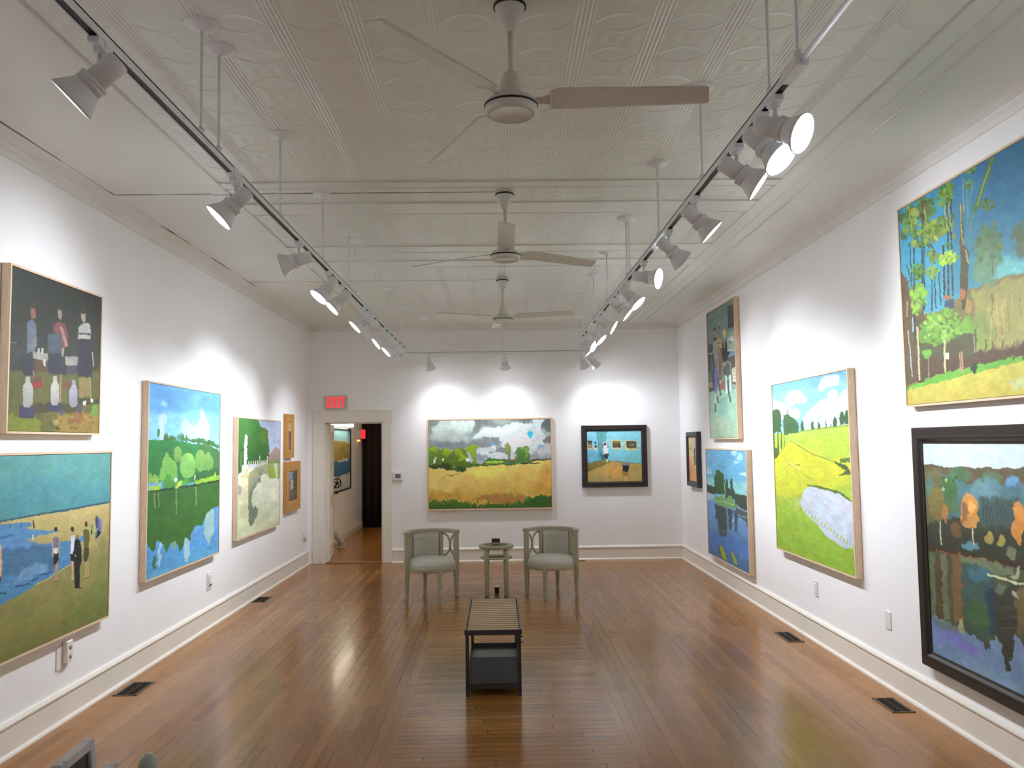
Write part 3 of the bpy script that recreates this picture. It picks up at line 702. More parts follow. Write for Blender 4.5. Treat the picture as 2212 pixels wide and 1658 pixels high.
def L4(p):
    p.bg((172, 186, 214), (190, 200, 216))
    p.poly([(484, 640), (488, 545), (530, 490), (570, 448), (590, 470), (640, 480), (640, 640)], (158, 136, 126), None, 4); p.poly([(470, 630), (640, 595), (640, 680), (470, 690)], (112, 154, 82), None, 4)
    p.poly([(110, 100), (350, 118), (362, 160), (380, 200), (404, 240), (440, 238), (474, 268), (484, 400), (488, 630), (250, 660), (110, 790)], (64, 126, 52), (46, 92, 40), 3)
    p.ell(430, 330, 45, 90, (84, 124, 44), None, 5, 3)
    p.poly([(110, 800), (250, 700), (430, 730), (490, 800), (640, 790), (640, 1400), (110, 1560)], (216, 222, 196), (206, 214, 174), 2)
    p.poly([(300, 860), (600, 830), (600, 1100), (330, 1100)], (222, 228, 204), None, 20, 8)
    p.poly([(476, 682), (640, 676), (640, 806), (492, 822), (476, 770)], (142, 168, 66), None, 3); p.poly([(476, 640), (640, 640), (640, 682), (476, 688)], (150, 170, 110), None, 4)
    p.poly([(240, 770), (330, 690), (472, 640), (478, 765), (430, 768), (380, 800), (300, 905), (250, 1020)], (170, 170, 136), (150, 152, 122), 2)
    for k, x in enumerate((256, 281, 307, 332, 357, 381, 402, 420, 437, 455)): p.line([(x, 620 - k * 1.5), (x, 700 - k * 6)], 11, (206, 212, 192), .5)
    p.line([(250, 712), (330, 680), (470, 640)], 13, (196, 200, 176)); p.line([(381, 556), (381, 625)], 9, (206, 216, 196)); p.line([(468, 560), (470, 640)], 11, (206, 214, 190))
    p.poly([(250, 1010), (300, 905), (372, 815), (398, 800), (396, 865), (372, 845), (322, 920), (286, 1020), (290, 1110), (300, 1180), (322, 1130), (340, 1160), (368, 1170), (344, 1262), (275, 1385), (254, 1290)], (122, 138, 118), (108, 126, 108), 3)
    p.ell(388, 770, 12, 30, (126, 140, 116)); p.poly([(540, 640), (578, 640), (594, 800), (560, 800)], (194, 206, 168)); p.line([(592, 800), (592, 845)], 7, (120, 130, 100))
    p.poly([(110, 910), (166, 905), (166, 1005), (110, 1012)], (166, 172, 156), None, 3); p.line([(165, 520), (165, 700)], 14, (104, 132, 82))
    p.poly([(170, 830), (248, 815), (248, 1305), (164, 1265)], (224, 217, 178), (214, 208, 166), 1); p.poly([(164, 1135), (247, 1110), (250, 1305), (160, 1262)], (206, 202, 162), None, 3)
    p.poly([(158, 775), (255, 755), (253, 802), (165, 828)], (210, 202, 156)); p.poly([(172, 705), (246, 698), (247, 752), (172, 762)], (204, 204, 170)); p.poly([(180, 664), (244, 662), (244, 702), (180, 708)], (228, 233, 218))
    p.poly([(203, 345), (208, 322), (222, 312), (236, 322), (240, 400), (230, 440), (238, 520), (232, 664), (196, 668), (202, 500), (197, 420)], (236, 244, 236), (222, 236, 222), 2)
    p.line([(224, 360), (222, 600)], 8, (190, 214, 190), 2)
painting('painting of a white garden statue and balustrade on the left wall', 'L', 8.756, 10.458, .741, 2.048, 'floater', (5.35, 490, 880), 5, L4, gx=(110, 250))

def L5(p):
    p.bg((150, 138, 126), (96, 100, 104)); p.poly([(690, 130), (770, 130), (770, 270), (690, 270)], (196, 182, 160), None, 4)
    for x in (712, 726, 740): p.line([(x, 150), (x + 2, 235)], 6, (84, 74, 66), 2)
    p.poly([(690, 285), (770, 275), (770, 390), (690, 400)], (84, 78, 78), None, 5); p.dabs((695, 230, 765, 430), 30, 7, [(120, 100, 84), (70, 64, 66), (150, 130, 110)], 3)
painting('small painting in a broad gold frame, upper of two by the doorway corner', 'L', 10.80, 11.172, 1.57, 2.15, 'gold', (5.35, 490, 880), 6, L5, fw=.105, depth=.05, gx=(40, 90))
def L6(p):
    p.bg((112, 104, 96), (92, 86, 80)); p.poly([(700, 700), (770, 700), (770, 820), (700, 860)], (122, 152, 172), None, 4)
    p.poly([(755, 780), (795, 715), (840, 730), (840, 940), (750, 945)], (60, 76, 66), None, 4); p.poly([(730, 945), (748, 800), (760, 790), (770, 860), (768, 935)], (176, 170, 150), None, 3)
    p.dabs((715, 800, 825, 1080), 30, 8, [(130, 122, 104), (84, 80, 76), (104, 92, 80)], 6)
painting('gold framed painting of a pale statue, lower of two by the doorway corner', 'L', 10.80, 11.545, .86, 1.52, 'gold', (5.35, 490, 880), 7, L6, fw=.135, depth=.05, gx=(60, 110))

def B1(p):
    p.bg((150, 164, 162), (176, 186, 188))
    p.poly([(40, 90), (420, 90), (300, 200), (220, 330), (60, 420)], (112, 122, 118), (128, 138, 134), 14, 8)
    p.poly([(140, 260), (330, 140), (480, 110), (780, 120), (832, 190), (802, 262), (760, 310), (640, 350), (640, 400), (780, 440), (420, 480), (160, 420)], (176, 196, 186), (168, 182, 178), 8, 6)
    p.ell(620, 210, 190, 110, (194, 210, 202), None, 10, 10)
    p.poly([(795, 90), (1820, 90), (1820, 140), (1780, 160), (1740, 130), (1640, 182), (1590, 150), (1450, 165), (1280, 232), (1150, 240), (1050, 292), (900, 322), (760, 374), (780, 320), (836, 200)], (112, 122, 117), (136, 146, 140), 6)
    p.ell(1250, 150, 180, 60, (146, 156, 148), None, 10, 8)
    p.poly([(900, 326), (1060, 282), (1150, 240), (1280, 232), (1440, 165), (1500, 168), (1600, 150), (1650, 185), (1760, 170), (1810, 110), (2100, 90), (2100, 300), (1900, 250), (1960, 350), (2080, 480), (1950, 520), (1830, 600), (1740, 760), (1450, 690), (1260, 610), (1280, 480), (1180, 430), (1000, 400), (800, 430), (880, 344)], (204, 220, 222), (200, 212, 216), 7)
    p.ell(1180, 300, 260, 60, (216, 234, 234), None, 10, 8)
    p.poly([(1280, 480), (1490, 365), (1700, 330), (1790, 420), (1700, 540), (1500, 560), (1350, 570)], (224, 236, 238), None, 10, 4)
    p.poly([(60, 440), (400, 490), (700, 480), (1100, 400), (1230, 430), (1270, 490), (1180, 545), (1000, 565), (880, 575), (650, 600), (350, 612), (60, 560)], (134, 144, 142), (126, 134, 138), 8, 3)
    p.ell(430, 520, 300, 30, (118, 128, 130), None, 10, 6)
    p.poly([(1896, 262), (1930, 180), (2000, 100), (2100, 90), (2100, 330), (2010, 290), (1960, 262)], (98, 104, 108), None, 9, 1); p.poly([(1960, 450), (1985, 400), (2100, 350), (2100, 500), (1965, 500)], (116, 112, 108), None, 7, 1)
    p.poly([(870, 600), (1000, 555), (1060, 560), (1170, 590), (1180, 650), (1400, 650), (1490, 640), (1490, 775), (1110, 770), (870, 760)], (192, 200, 207), (204, 210, 214), 6)
    p.poly([(1180, 560), (1300, 575), (1400, 600), (1330, 640), (1170, 656)], (130, 140, 146), None, 6, 1); p.poly([(870, 670), (1000, 700), (1040, 740), (1000, 785), (870, 770)], (146, 152, 162), None, 8, 2); p.line([(1060, 655), (1180, 650), (1330, 655)], 14, (124, 132, 134), 3)
    p.poly([(1820, 640), (1950, 548), (2100, 505), (2100, 700), (1900, 705)], (184, 189, 195), None, 6, 1); p.poly([(1740, 690), (2100, 680), (2100, 780), (1740, 780)], (154, 158, 168), None, 7, 3)
    p.poly([(1600, 375), (1690, 335), (1725, 405), (1775, 420), (1720, 445)], (242, 250, 250), None, 4); p.poly([(1668, 330), (1690, 312), (1777, 318), (1762, 352), (1772, 372), (1762, 418), (1720, 402), (1688, 362)], (58, 184, 228), None, 4)
    p.poly([(1098, 545), (1170, 540), (1168, 595), (1098, 575)], (238, 244, 248), None, 3); p.poly([(1112, 508), (1166, 516), (1165, 552), (1104, 550)], (104, 182, 226), None, 3); p.poly([(1852, 528), (1955, 520), (1930, 546), (1855, 564)], (112, 174, 210), None, 4)
    # far hedges and the field
    p.poly([(990, 795), (1040, 755), (1085, 742), (1125, 765), (1330, 762), (1490, 772), (1490, 850), (990, 850)], (62, 108, 48), None, 5); p.poly([(1000, 800), (1310, 790), (1310, 830), (1000, 835)], (152, 194, 62), None, 3); p.poly([(1410, 764), (1500, 762), (1500, 788), (1415, 786)], (164, 106, 62))
    p.poly([(1730, 772), (2100, 758), (2100, 790), (1730, 800)], (60, 78, 46), None, 4)
    p.poly([(40, 895), (600, 965), (700, 905), (1000, 868), (1500, 845), (1780, 832), (1720, 800), (2120, 778), (2120, 1600), (40, 1600)], (232, 204, 112), (198, 162, 72), 3, 0, .05)
    p.ell(1050, 960, 380, 80, (238, 220, 104), None, 20, 10); p.poly([(1950, 850), (2120, 850), (2120, 1340), (1800, 1340)], (206, 160, 70), None, 30, 14); p.poly([(80, 1040), (600, 1040), (700, 1200), (80, 1260)], (226, 194, 112), None, 30, 14)
    p.poly([(80, 1290), (800, 1330), (950, 1420), (80, 1440)], (196, 154, 66), None, 30, 8)
    p.line([(320, 1045), (480, 1026), (560, 1005), (640, 960)], 12, (160, 152, 74), 4); p.line([(440, 1030), (520, 1018)], 14, (108, 118, 60), 4)
    # trees on the left
    p.poly([(60, 590), (130, 560), (200, 580), (290, 625), (340, 595), (395, 592), (450, 635), (520, 600), (560, 582), (640, 582), (690, 640), (720, 680), (730, 760), (700, 800), (780, 830), (800, 780), (880, 840), (1000, 822), (1005, 866), (700, 892), (692, 952), (600, 958), (60, 895)], (112, 142, 38), (66, 92, 28), 6)
    p.poly([(60, 640), (150, 640), (140, 880), (60, 880)], (84, 140, 54), None, 9, 2)
    p.poly([(670, 610), (720, 545), (780, 522), (860, 532), (884, 575), (862, 640), (866, 840), (800, 850), (790, 740), (740, 670)], (140, 168, 44), (110, 150, 52), 6)
    for x, y, a, b in ((380, 660, 62, 62), (580, 650, 74, 62), (790, 565, 70, 34), (160, 620, 66, 40), (630, 740, 60, 70)): p.ell(x, y, a, b, (154, 180, 40), (120, 148, 38), 8, 2)
    p.poly([(60, 855), (200, 860), (400, 830), (480, 860), (560, 900), (690, 915), (692, 952), (600, 958), (60, 895)], (52, 70, 28), None, 6, 1); p.poly([(420, 690), (470, 640), (470, 840), (420, 850)], (84, 110, 34), None, 8, 2); p.poly([(430, 900), (500, 850), (560, 940)], (100, 130, 54), None, 5)
    p.ell(318, 770, 14, 26, (242, 242, 240)); p.ell(180, 790, 16, 48, (196, 212, 196), None, 5); p.poly([(678, 745), (760, 756), (772, 802), (690, 805)], (222, 230, 232), None, 4)
    p.line([(850, 660), (868, 850)], 8, (150, 120, 60), 3); p.line([(215, 740), (220, 870)], 10, (60, 84, 40), 4)
    # single tree, tree pair
    p.line([(1382, 660), (1386, 815)], 14, (124, 116, 86)); p.line([(1404, 650), (1402, 820)], 18, (112, 104, 78)); p.ell(1383, 600, 58, 76, (148, 162, 92), (122, 142, 76), 9); p.ell(1376, 535, 24, 30, (142, 156, 88), None, 5); p.poly([(1280, 840), (1300, 800), (1340, 785), (1410, 800), (1470, 845)], (82, 124, 72), None, 5)
    p.poly([(1478, 845), (1498, 720), (1506, 590), (1540, 558), (1592, 562), (1612, 612), (1640, 545), (1670, 532), (1706, 546), (1722, 640), (1738, 740), (1750, 835)], (88, 132, 64), (84, 122, 60), 7); p.poly([(1625, 610), (1660, 545), (1702, 560), (1716, 680), (1650, 740)], (126, 168, 74), None, 7, 2)
    p.poly([(1560, 830), (1740, 822), (1930, 824), (1860, 838), (1600, 850)], (58, 66, 40), None, 2)
    p.poly([(990, 856), (1300, 838), (1500, 842), (1500, 852), (990, 874)], (56, 96, 46), None, 4)
    # brown patch and the rough grass below
    p.poly([(850, 1400), (1000, 1340), (1250, 1320), (1590, 1345), (1680, 1400), (1520, 1475), (1050, 1455)], (178, 134, 70), (164, 118, 58), 10, 3)
    r = random.Random(8)
    for _ in range(60):
        x = r.uniform(980, 1600); y = r.uniform(1320, 1360); p.line([(x, y), (x + r.uniform(-10, 10), y - r.uniform(15, 60))], 5, (184, 134, 64), .5)
    p.poly([(60, 1440), (180, 1400), (300, 1450), (480, 1445), (540, 1420), (600, 1470), (760, 1480), (950, 1515), (1100, 1485), (1300, 1470), (1600, 1445), (1700, 1375), (1900, 1355), (2120, 1335), (2120, 1600), (60, 1600)], (94, 126, 44), (58, 100, 36), 12, 1, .12)
    for _ in range(70):
        x = r.uniform(80, 2110); y = r.uniform(1470, 1550); c = r.choice([(70, 116, 44), (120, 132, 46), (52, 94, 34), (150, 142, 54)]); p.line([(x, y), (x + r.uniform(-14, 14), y - r.uniform(20, 60))], 10, c, 1)
    p.poly([(1640, 1480), (1780, 1380), (2120, 1370), (2120, 1600), (1640, 1600)], (56, 98, 36), None, 14, 4)
painting('wide painting of a golden field under storm clouds on the back wall', 'B', -1.05, .803, .752, 2.096, 'floater', (7.538, 915, 890), 8, B1, gx=(330, 240), depth=.05, fw=.024, gain=1.25)

def B2(p):
    p.bg((142, 216, 232), (110, 190, 202), .03)
    p.poly([(150, 240), (415, 250), (440, 930), (150, 1010)], (138, 214, 236), (108, 178, 208), 3)
    p.poly([(400, 230), (560, 240), (640, 250), (600, 360), (585, 500), (520, 900), (430, 915), (428, 520)], (98, 166, 172), (100, 170, 178), 10, 5); p.line([(408, 240), (440, 500), (450, 900)], 22, (84, 156, 178), 3)
    p.poly([(150, 1010), (480, 920), (640, 940), (900, 950), (1460, 1005), (1460, 1450), (150, 1450)], (206, 172, 100), (186, 162, 92), 2, 0, .05)
    p.ell(800, 1150, 190, 170, (214, 166, 88), None, 16, 8); p.ell(1290, 1120, 130, 110, (182, 160, 92), None, 16, 8); p.ell(420, 1340, 200, 80, (172, 158, 96), None, 16, 8)
    p.poly([(150, 1025), (480, 922), (640, 945), (720, 955), (560, 1030), (150, 1195)], (142, 128, 62), (128, 116, 56), 3); p.line([(150, 1192), (560, 1030), (700, 958)], 8, (96, 76, 44)); p.line([(150, 1010), (480, 918), (800, 938), (1460, 1004)], 15, (88, 120, 96), 2)
    for a, b, c in (([(720, 458), (962, 464), (972, 672), (745, 668)], [(755, 492), (930, 490), (946, 632), (765, 636)], (70, 66, 56)), ([(1028, 470), (1310, 480), (1318, 694), (1048, 690)], [(1062, 490), (1286, 496), (1296, 655), (1076, 650)], (78, 84, 64)), ([(340, 588), (428, 590), (412, 692), (345, 688)], [(358, 592), (412, 594), (404, 640), (362, 640)], (60, 56, 46)), ([(192, 485), (302, 482), (308, 662), (202, 682)], [(210, 508), (292, 508), (292, 640), (216, 652)], (92, 86, 76))):
        p.poly(a, (222, 210, 156), None, .6); p.poly(b, c, None, .6)
    p.poly([(192, 485), (302, 482), (306, 520), (200, 520)], (64, 58, 56)); p.ell(250, 600, 26, 50, (160, 152, 128), None, 3); p.ell(380, 660, 18, 20, (222, 214, 180))
    p.poly([(758, 494), (930, 492), (932, 530), (765, 536)], (136, 126, 66), None, 4); p.ell(850, 570, 60, 42, (90, 92, 88), None, 5); p.poly([(1130, 580), (1280, 560), (1280, 575), (1130, 600)], (136, 142, 128), None, 4); p.poly([(1080, 610), (1290, 610), (1290, 652), (1080, 648)], (112, 86, 56), None, 3)
    p.ell(370, 522, 14, 26, (44, 52, 64)); p.poly([(528, 510), (668, 508), (664, 600), (560, 640), (540, 600)], (188, 194, 204)); p.line([(530, 515), (550, 640)], 10, (70, 84, 96))
    p.poly([(484, 760), (520, 742), (530, 800), (580, 785), (602, 910), (498, 905)], (58, 112, 126), None, 3)
    p.poly([(575, 775), (642, 762), (652, 800), (648, 892), (608, 892), (588, 840)], (40, 40, 60)); p.poly([(650, 766), (677, 768), (676, 818), (654, 818)], (36, 58, 74)); p.poly([(612, 888), (652, 888), (652, 942), (622, 948)], (228, 218, 164)); p.poly([(612, 945), (640, 945), (660, 980), (620, 985)], (200, 190, 140))
    p.poly([(552, 640), (572, 600), (600, 585), (642, 602), (662, 660), (656, 782), (626, 764), (592, 788), (550, 730)], (247, 247, 249), None, 1); p.ell(593, 560, 25, 30, (46, 48, 66)); p.ell(655, 620, 10, 14, (40, 44, 56))
    for x, y, a, b in ((692, 570, 13, 18), (990, 562, 15, 22), (1350, 578, 30, 18), (1268, 980, 12, 9)): p.ell(x, y, a, b, (206, 240, 248), None, 1, 1)
    p.poly([(938, 976), (1130, 985), (1162, 1010), (1132, 1052), (975, 1040)], (122, 138, 132)); p.poly([(984, 1028), (1132, 1045), (1110, 1178), (984, 1172)], (30, 34, 46), (26, 26, 34)); p.ell(1022, 1155, 15, 9, (196, 168, 140)); p.poly([(974, 1182), (1112, 1180), (1112, 1285), (980, 1282)], (168, 128, 74), None, 5, 2); p.poly([(1040, 1270), (1080, 1270), (1105, 1430), (1000, 1430)], (224, 186, 118), None, 5, 2)
painting('dark framed painting of a visitor in a blue gallery on the back wall', 'B', 1.238, 2.210, 1.056, 1.970, 'black', (10.3625, 1250, 905), 9, B2, gx=(200, 190), fw=.083, depth=.05, gain=1.05)

def R1(p):
    p.bg((216, 198, 142), (226, 200, 150)); p.poly([(40, 315), (200, 330), (200, 640), (40, 640)], (228, 172, 122), (222, 160, 106), 2)
    p.poly([(133, 100), (200, 100), (200, 420), (148, 430)], (210, 206, 190), None, 1); p.poly([(140, 238), (155, 236), (160, 415), (145, 412)], (92, 88, 88)); p.poly([(164, 240), (176, 240), (178, 280), (166, 280)], (92, 88, 88))
    for x in (85, 101, 117): p.line([(x, 228), (x, 250)], 6, (70, 66, 60))
    p.line([(108, 470), (120, 430), (124, 500), (108, 520), (122, 560)], 5, (150, 100, 66)); p.line([(98, 470), (112, 540)], 4, (150, 100, 66))
painting('small peach and cream painting in a dark frame beside the back right corner', 'R', 10.965, 11.60, 1.096, 1.846, 'black', (4.876, 1470, 920), 10, R1, gx=(40, 110), fw=.075, depth=.06)

def R2(p):
    p.bg((112, 138, 134), (140, 158, 142)); p.poly([(270, 520), (460, 480), (460, 700), (270, 720)], (128, 142, 130), None, 10, 6)
    p.poly([(260, 1105), (420, 1070), (660, 1050), (660, 1650), (260, 1650)], (138, 182, 160), (150, 178, 150), 3, 0); p.ell(470, 1230, 50, 110, (120, 168, 150), None, 10, 5); p.ell(420, 1480, 110, 120, (156, 180, 152), None, 16, 10)
    p.poly([(509, 160), (576, 125), (584, 376), (514, 402)], (74, 80, 76), (66, 70, 66), 1); p.line([(418, 290), (422, 380)], 7, (176, 168, 140)); p.ell(420, 392, 8, 20, (96, 106, 98))
    p.poly([(294, 585), (340, 560), (352, 600), (346, 664), (298, 672)], (76, 82, 76), None, 3); p.poly([(294, 690), (380, 662), (388, 1062), (310, 1090)], (54, 58, 58), None, 2); p.line([(296, 682), (360, 658)], 10, (160, 172, 166)); p.line([(340, 680), (344, 860)], 8, (140, 152, 146)); p.poly([(305, 880), (335, 860), (345, 1010), (312, 1060)], (96, 116, 108), None, 3); p.ell(330, 1010, 24, 34, (160, 160, 110), None, 4)
    p.poly([(398, 560), (404, 510), (422, 495), (440, 530), (452, 550), (450, 604), (402, 606)], (206, 168, 84), None, 1); p.line([(402, 562), (452, 552)], 8, (110, 86, 50)); p.poly([(414, 604), (446, 604), (446, 990), (414, 990)], (136, 100, 64)); p.line([(426, 620), (430, 760)], 8, (186, 170, 130)); p.poly([(418, 985), (472, 970), (474, 1052), (424, 1074)], (156, 94, 66)); p.ell(430, 980, 8, 24, (206, 210, 196))
    p.poly([(504, 440), (582, 405), (590, 650), (508, 640)], (148, 170, 148), None, 3); p.poly([(518, 505), (560, 470), (578, 500), (580, 530), (530, 540)], (192, 206, 190), None, 2); p.line([(540, 530), (540, 570)], 8, (70, 80, 76)); p.line([(505, 640), (570, 625)], 9, (210, 222, 210)); p.poly([(528, 690), (548, 655), (592, 648), (592, 688)], (88, 136, 178)); p.poly([(504, 720), (594, 682), (604, 1010), (556, 990), (550, 770), (506, 740)], (84, 70, 60)); p.poly([(556, 830), (600, 812), (608, 976), (564, 978)], (198, 198, 174), None, 1)
    for y in (865, 905, 945): p.line([(562, y), (606, y - 8)], 4, (140, 146, 130))
    p.line([(385, 850), (412, 980), (438, 1125)], 15, (60, 78, 70)); p.poly([(358, 405), (372, 388), (384, 400), (388, 525), (362, 535)], (58, 48, 44)); p.ell(374, 442, 9, 26, (196, 172, 156)); p.ell(376, 480, 8, 20, (186, 160, 142))
    p.poly([(352, 560), (372, 530), (400, 535), (412, 650), (412, 770), (372, 800), (362, 690)], (158, 166, 168), (140, 150, 152), 1); p.poly([(368, 812), (400, 800), (403, 1010), (390, 1105), (372, 1108)], (112, 122, 200), (96, 108, 180), 1); p.line([(408, 770), (414, 850)], 8, (190, 164, 146)); p.line([(382, 1105), (380, 1215)], 14, (200, 204, 194)); p.poly([(372, 1215), (387, 1215), (384, 1312), (373, 1312)], (58, 70, 66)); p.line([(398, 1140), (412, 1205)], 17, (58, 70, 66))
    p.poly([(454, 440), (478, 412), (498, 438), (494, 470), (462, 485)], (222, 206, 144)); p.ell(482, 478, 11, 26, (216, 194, 170)); p.poly([(452, 565), (478, 528), (502, 548), (508, 650), (540, 650), (510, 720), (492, 765), (466, 765), (448, 695)], (38, 40, 46), None, 1); p.line([(476, 532), (474, 605)], 8, (206, 206, 200)); p.line([(470, 760), (486, 810), (478, 850)], 14, (206, 176, 152))
    p.poly([(460, 845), (510, 760), (540, 800), (548, 910), (470, 930)], (76, 92, 86), None, 2); p.line([(488, 905), (500, 1095)], 22, (200, 222, 212)); p.line([(536, 900), (542, 1085)], 18, (200, 222, 212)); p.line([(514, 960), (526, 1110), (545, 1195)], 18, (64, 80, 74)); p.line([(480, 930), (482, 1080)], 9, (80, 104, 100))
painting('tall painting of two people standing in a green studio, high on the right wall', 'R', 9.058, 10.27, 1.741, 3.334, 'floater', (5.024, 1470, 630), 11, R2, gx=(120, 360), depth=.06)

def R3(p):
    p.bg((96, 166, 204), (136, 196, 206)); p.poly([(270, 560), (720, 600), (720, 760), (270, 700)], (140, 200, 204), None, 12, 8); p.poly([(260, 240), (420, 240), (360, 460), (260, 500)], (112, 172, 214), None, 14, 10)
    for x, y, a, b in ((560, 282, 30, 32), (625, 326, 30, 36), (585, 382, 28, 18), (307, 312, 13, 14), (294, 345, 8, 10), (288, 445, 12, 12), (300, 480, 30, 22)): p.ell(x, y, a, b, (164, 206, 222), None, 4, 2)
    p.poly([(622, 492), (680, 486), (720, 500), (720, 530), (640, 520)], (176, 220, 232), None, 3)
    p.poly([(250, 690), (370, 765), (480, 845), (575, 825), (740, 910), (740, 1640), (250, 1400)], (116, 158, 204), (70, 112, 160), 2); p.poly([(280, 1100), (500, 1150), (740, 1250), (740, 1420), (300, 1260)], (76, 122, 188), None, 20, 10); p.poly([(260, 690), (340, 712), (360, 780), (290, 770)], (160, 180, 210), None, 4, 2)
    p.poly([(270, 610), (300, 618), (365, 640), (374, 724), (270, 690)], (58, 74, 58), None, 3); p.poly([(560, 735), (590, 708), (630, 730), (655, 715), (720, 745), (720, 905), (575, 826)], (62, 74, 60), None, 4)
    p.poly([(360, 712), (358, 545), (372, 500), (378, 465), (392, 458), (440, 488), (456, 515), (462, 600), (470, 712)], (60, 98, 54), (50, 80, 48), 4); p.poly([(474, 760), (474, 590), (478, 560), (488, 552), (500, 580), (500, 645), (526, 662), (520, 580), (526, 545), (536, 540), (546, 570), (548, 650), (572, 700), (572, 775), (480, 770)], (52, 80, 58), None, 3)
    p.poly([(345, 762), (380, 732), (415, 742), (430, 710), (452, 740), (474, 775), (498, 732), (520, 728), (552, 770), (578, 832), (560, 895), (540, 870), (520, 848), (480, 870), (440, 866), (372, 802)], (122, 168, 98), (100, 150, 100), 3); p.line([(360, 790), (430, 792), (520, 818), (590, 836)], 8, (160, 196, 120), 2)
    p.poly([(362, 812), (440, 850), (484, 862), (488, 1140), (452, 1162), (420, 1160), (402, 1100), (392, 980), (372, 972)], (62, 76, 82), (66, 82, 86), 4); p.poly([(494, 862), (546, 884), (540, 1085), (514, 1092), (508, 960)], (64, 78, 92), None, 4); p.poly([(552, 885), (604, 893), (592, 1115), (580, 1110), (566, 965)], (62, 80, 98), None, 4); p.poly([(576, 832), (740, 920), (740, 1070), (700, 1060), (680, 1000), (600, 940)], (70, 90, 92), None, 4, 1)
    p.line([(590, 850), (680, 890), (715, 900)], 10, (150, 176, 198), 2); p.line([(600, 935), (720, 965)], 8, (150, 176, 190), 2); p.line([(400, 1090), (460, 1110), (440, 1140)], 6, (130, 160, 140), 2); p.ell(552, 990, 10, 26, (150, 180, 190), None, 3)
    p.poly([(400, 1250), (470, 1290), (500, 1420), (420, 1380)], (66, 100, 90), None, 5, 2); p.poly([(412, 1280), (425, 1248), (452, 1275), (470, 1330), (492, 1412), (452, 1405), (425, 1340)], (156, 172, 56), None, 4); p.poly([(534, 1330), (550, 1320), (570, 1370), (608, 1465), (566, 1450)], (152, 168, 58), None, 4); p.line([(600, 1310), (640, 1370), (645, 1400)], 6, (120, 160, 190), 3)
painting('blue lake painting with a tree island, low on the right wall by the corner', 'R', 8.778, 10.50, .291, 1.626, 'floater', (4.876, 1470, 920), 12, R3, gx=(140, 320), depth=.065)

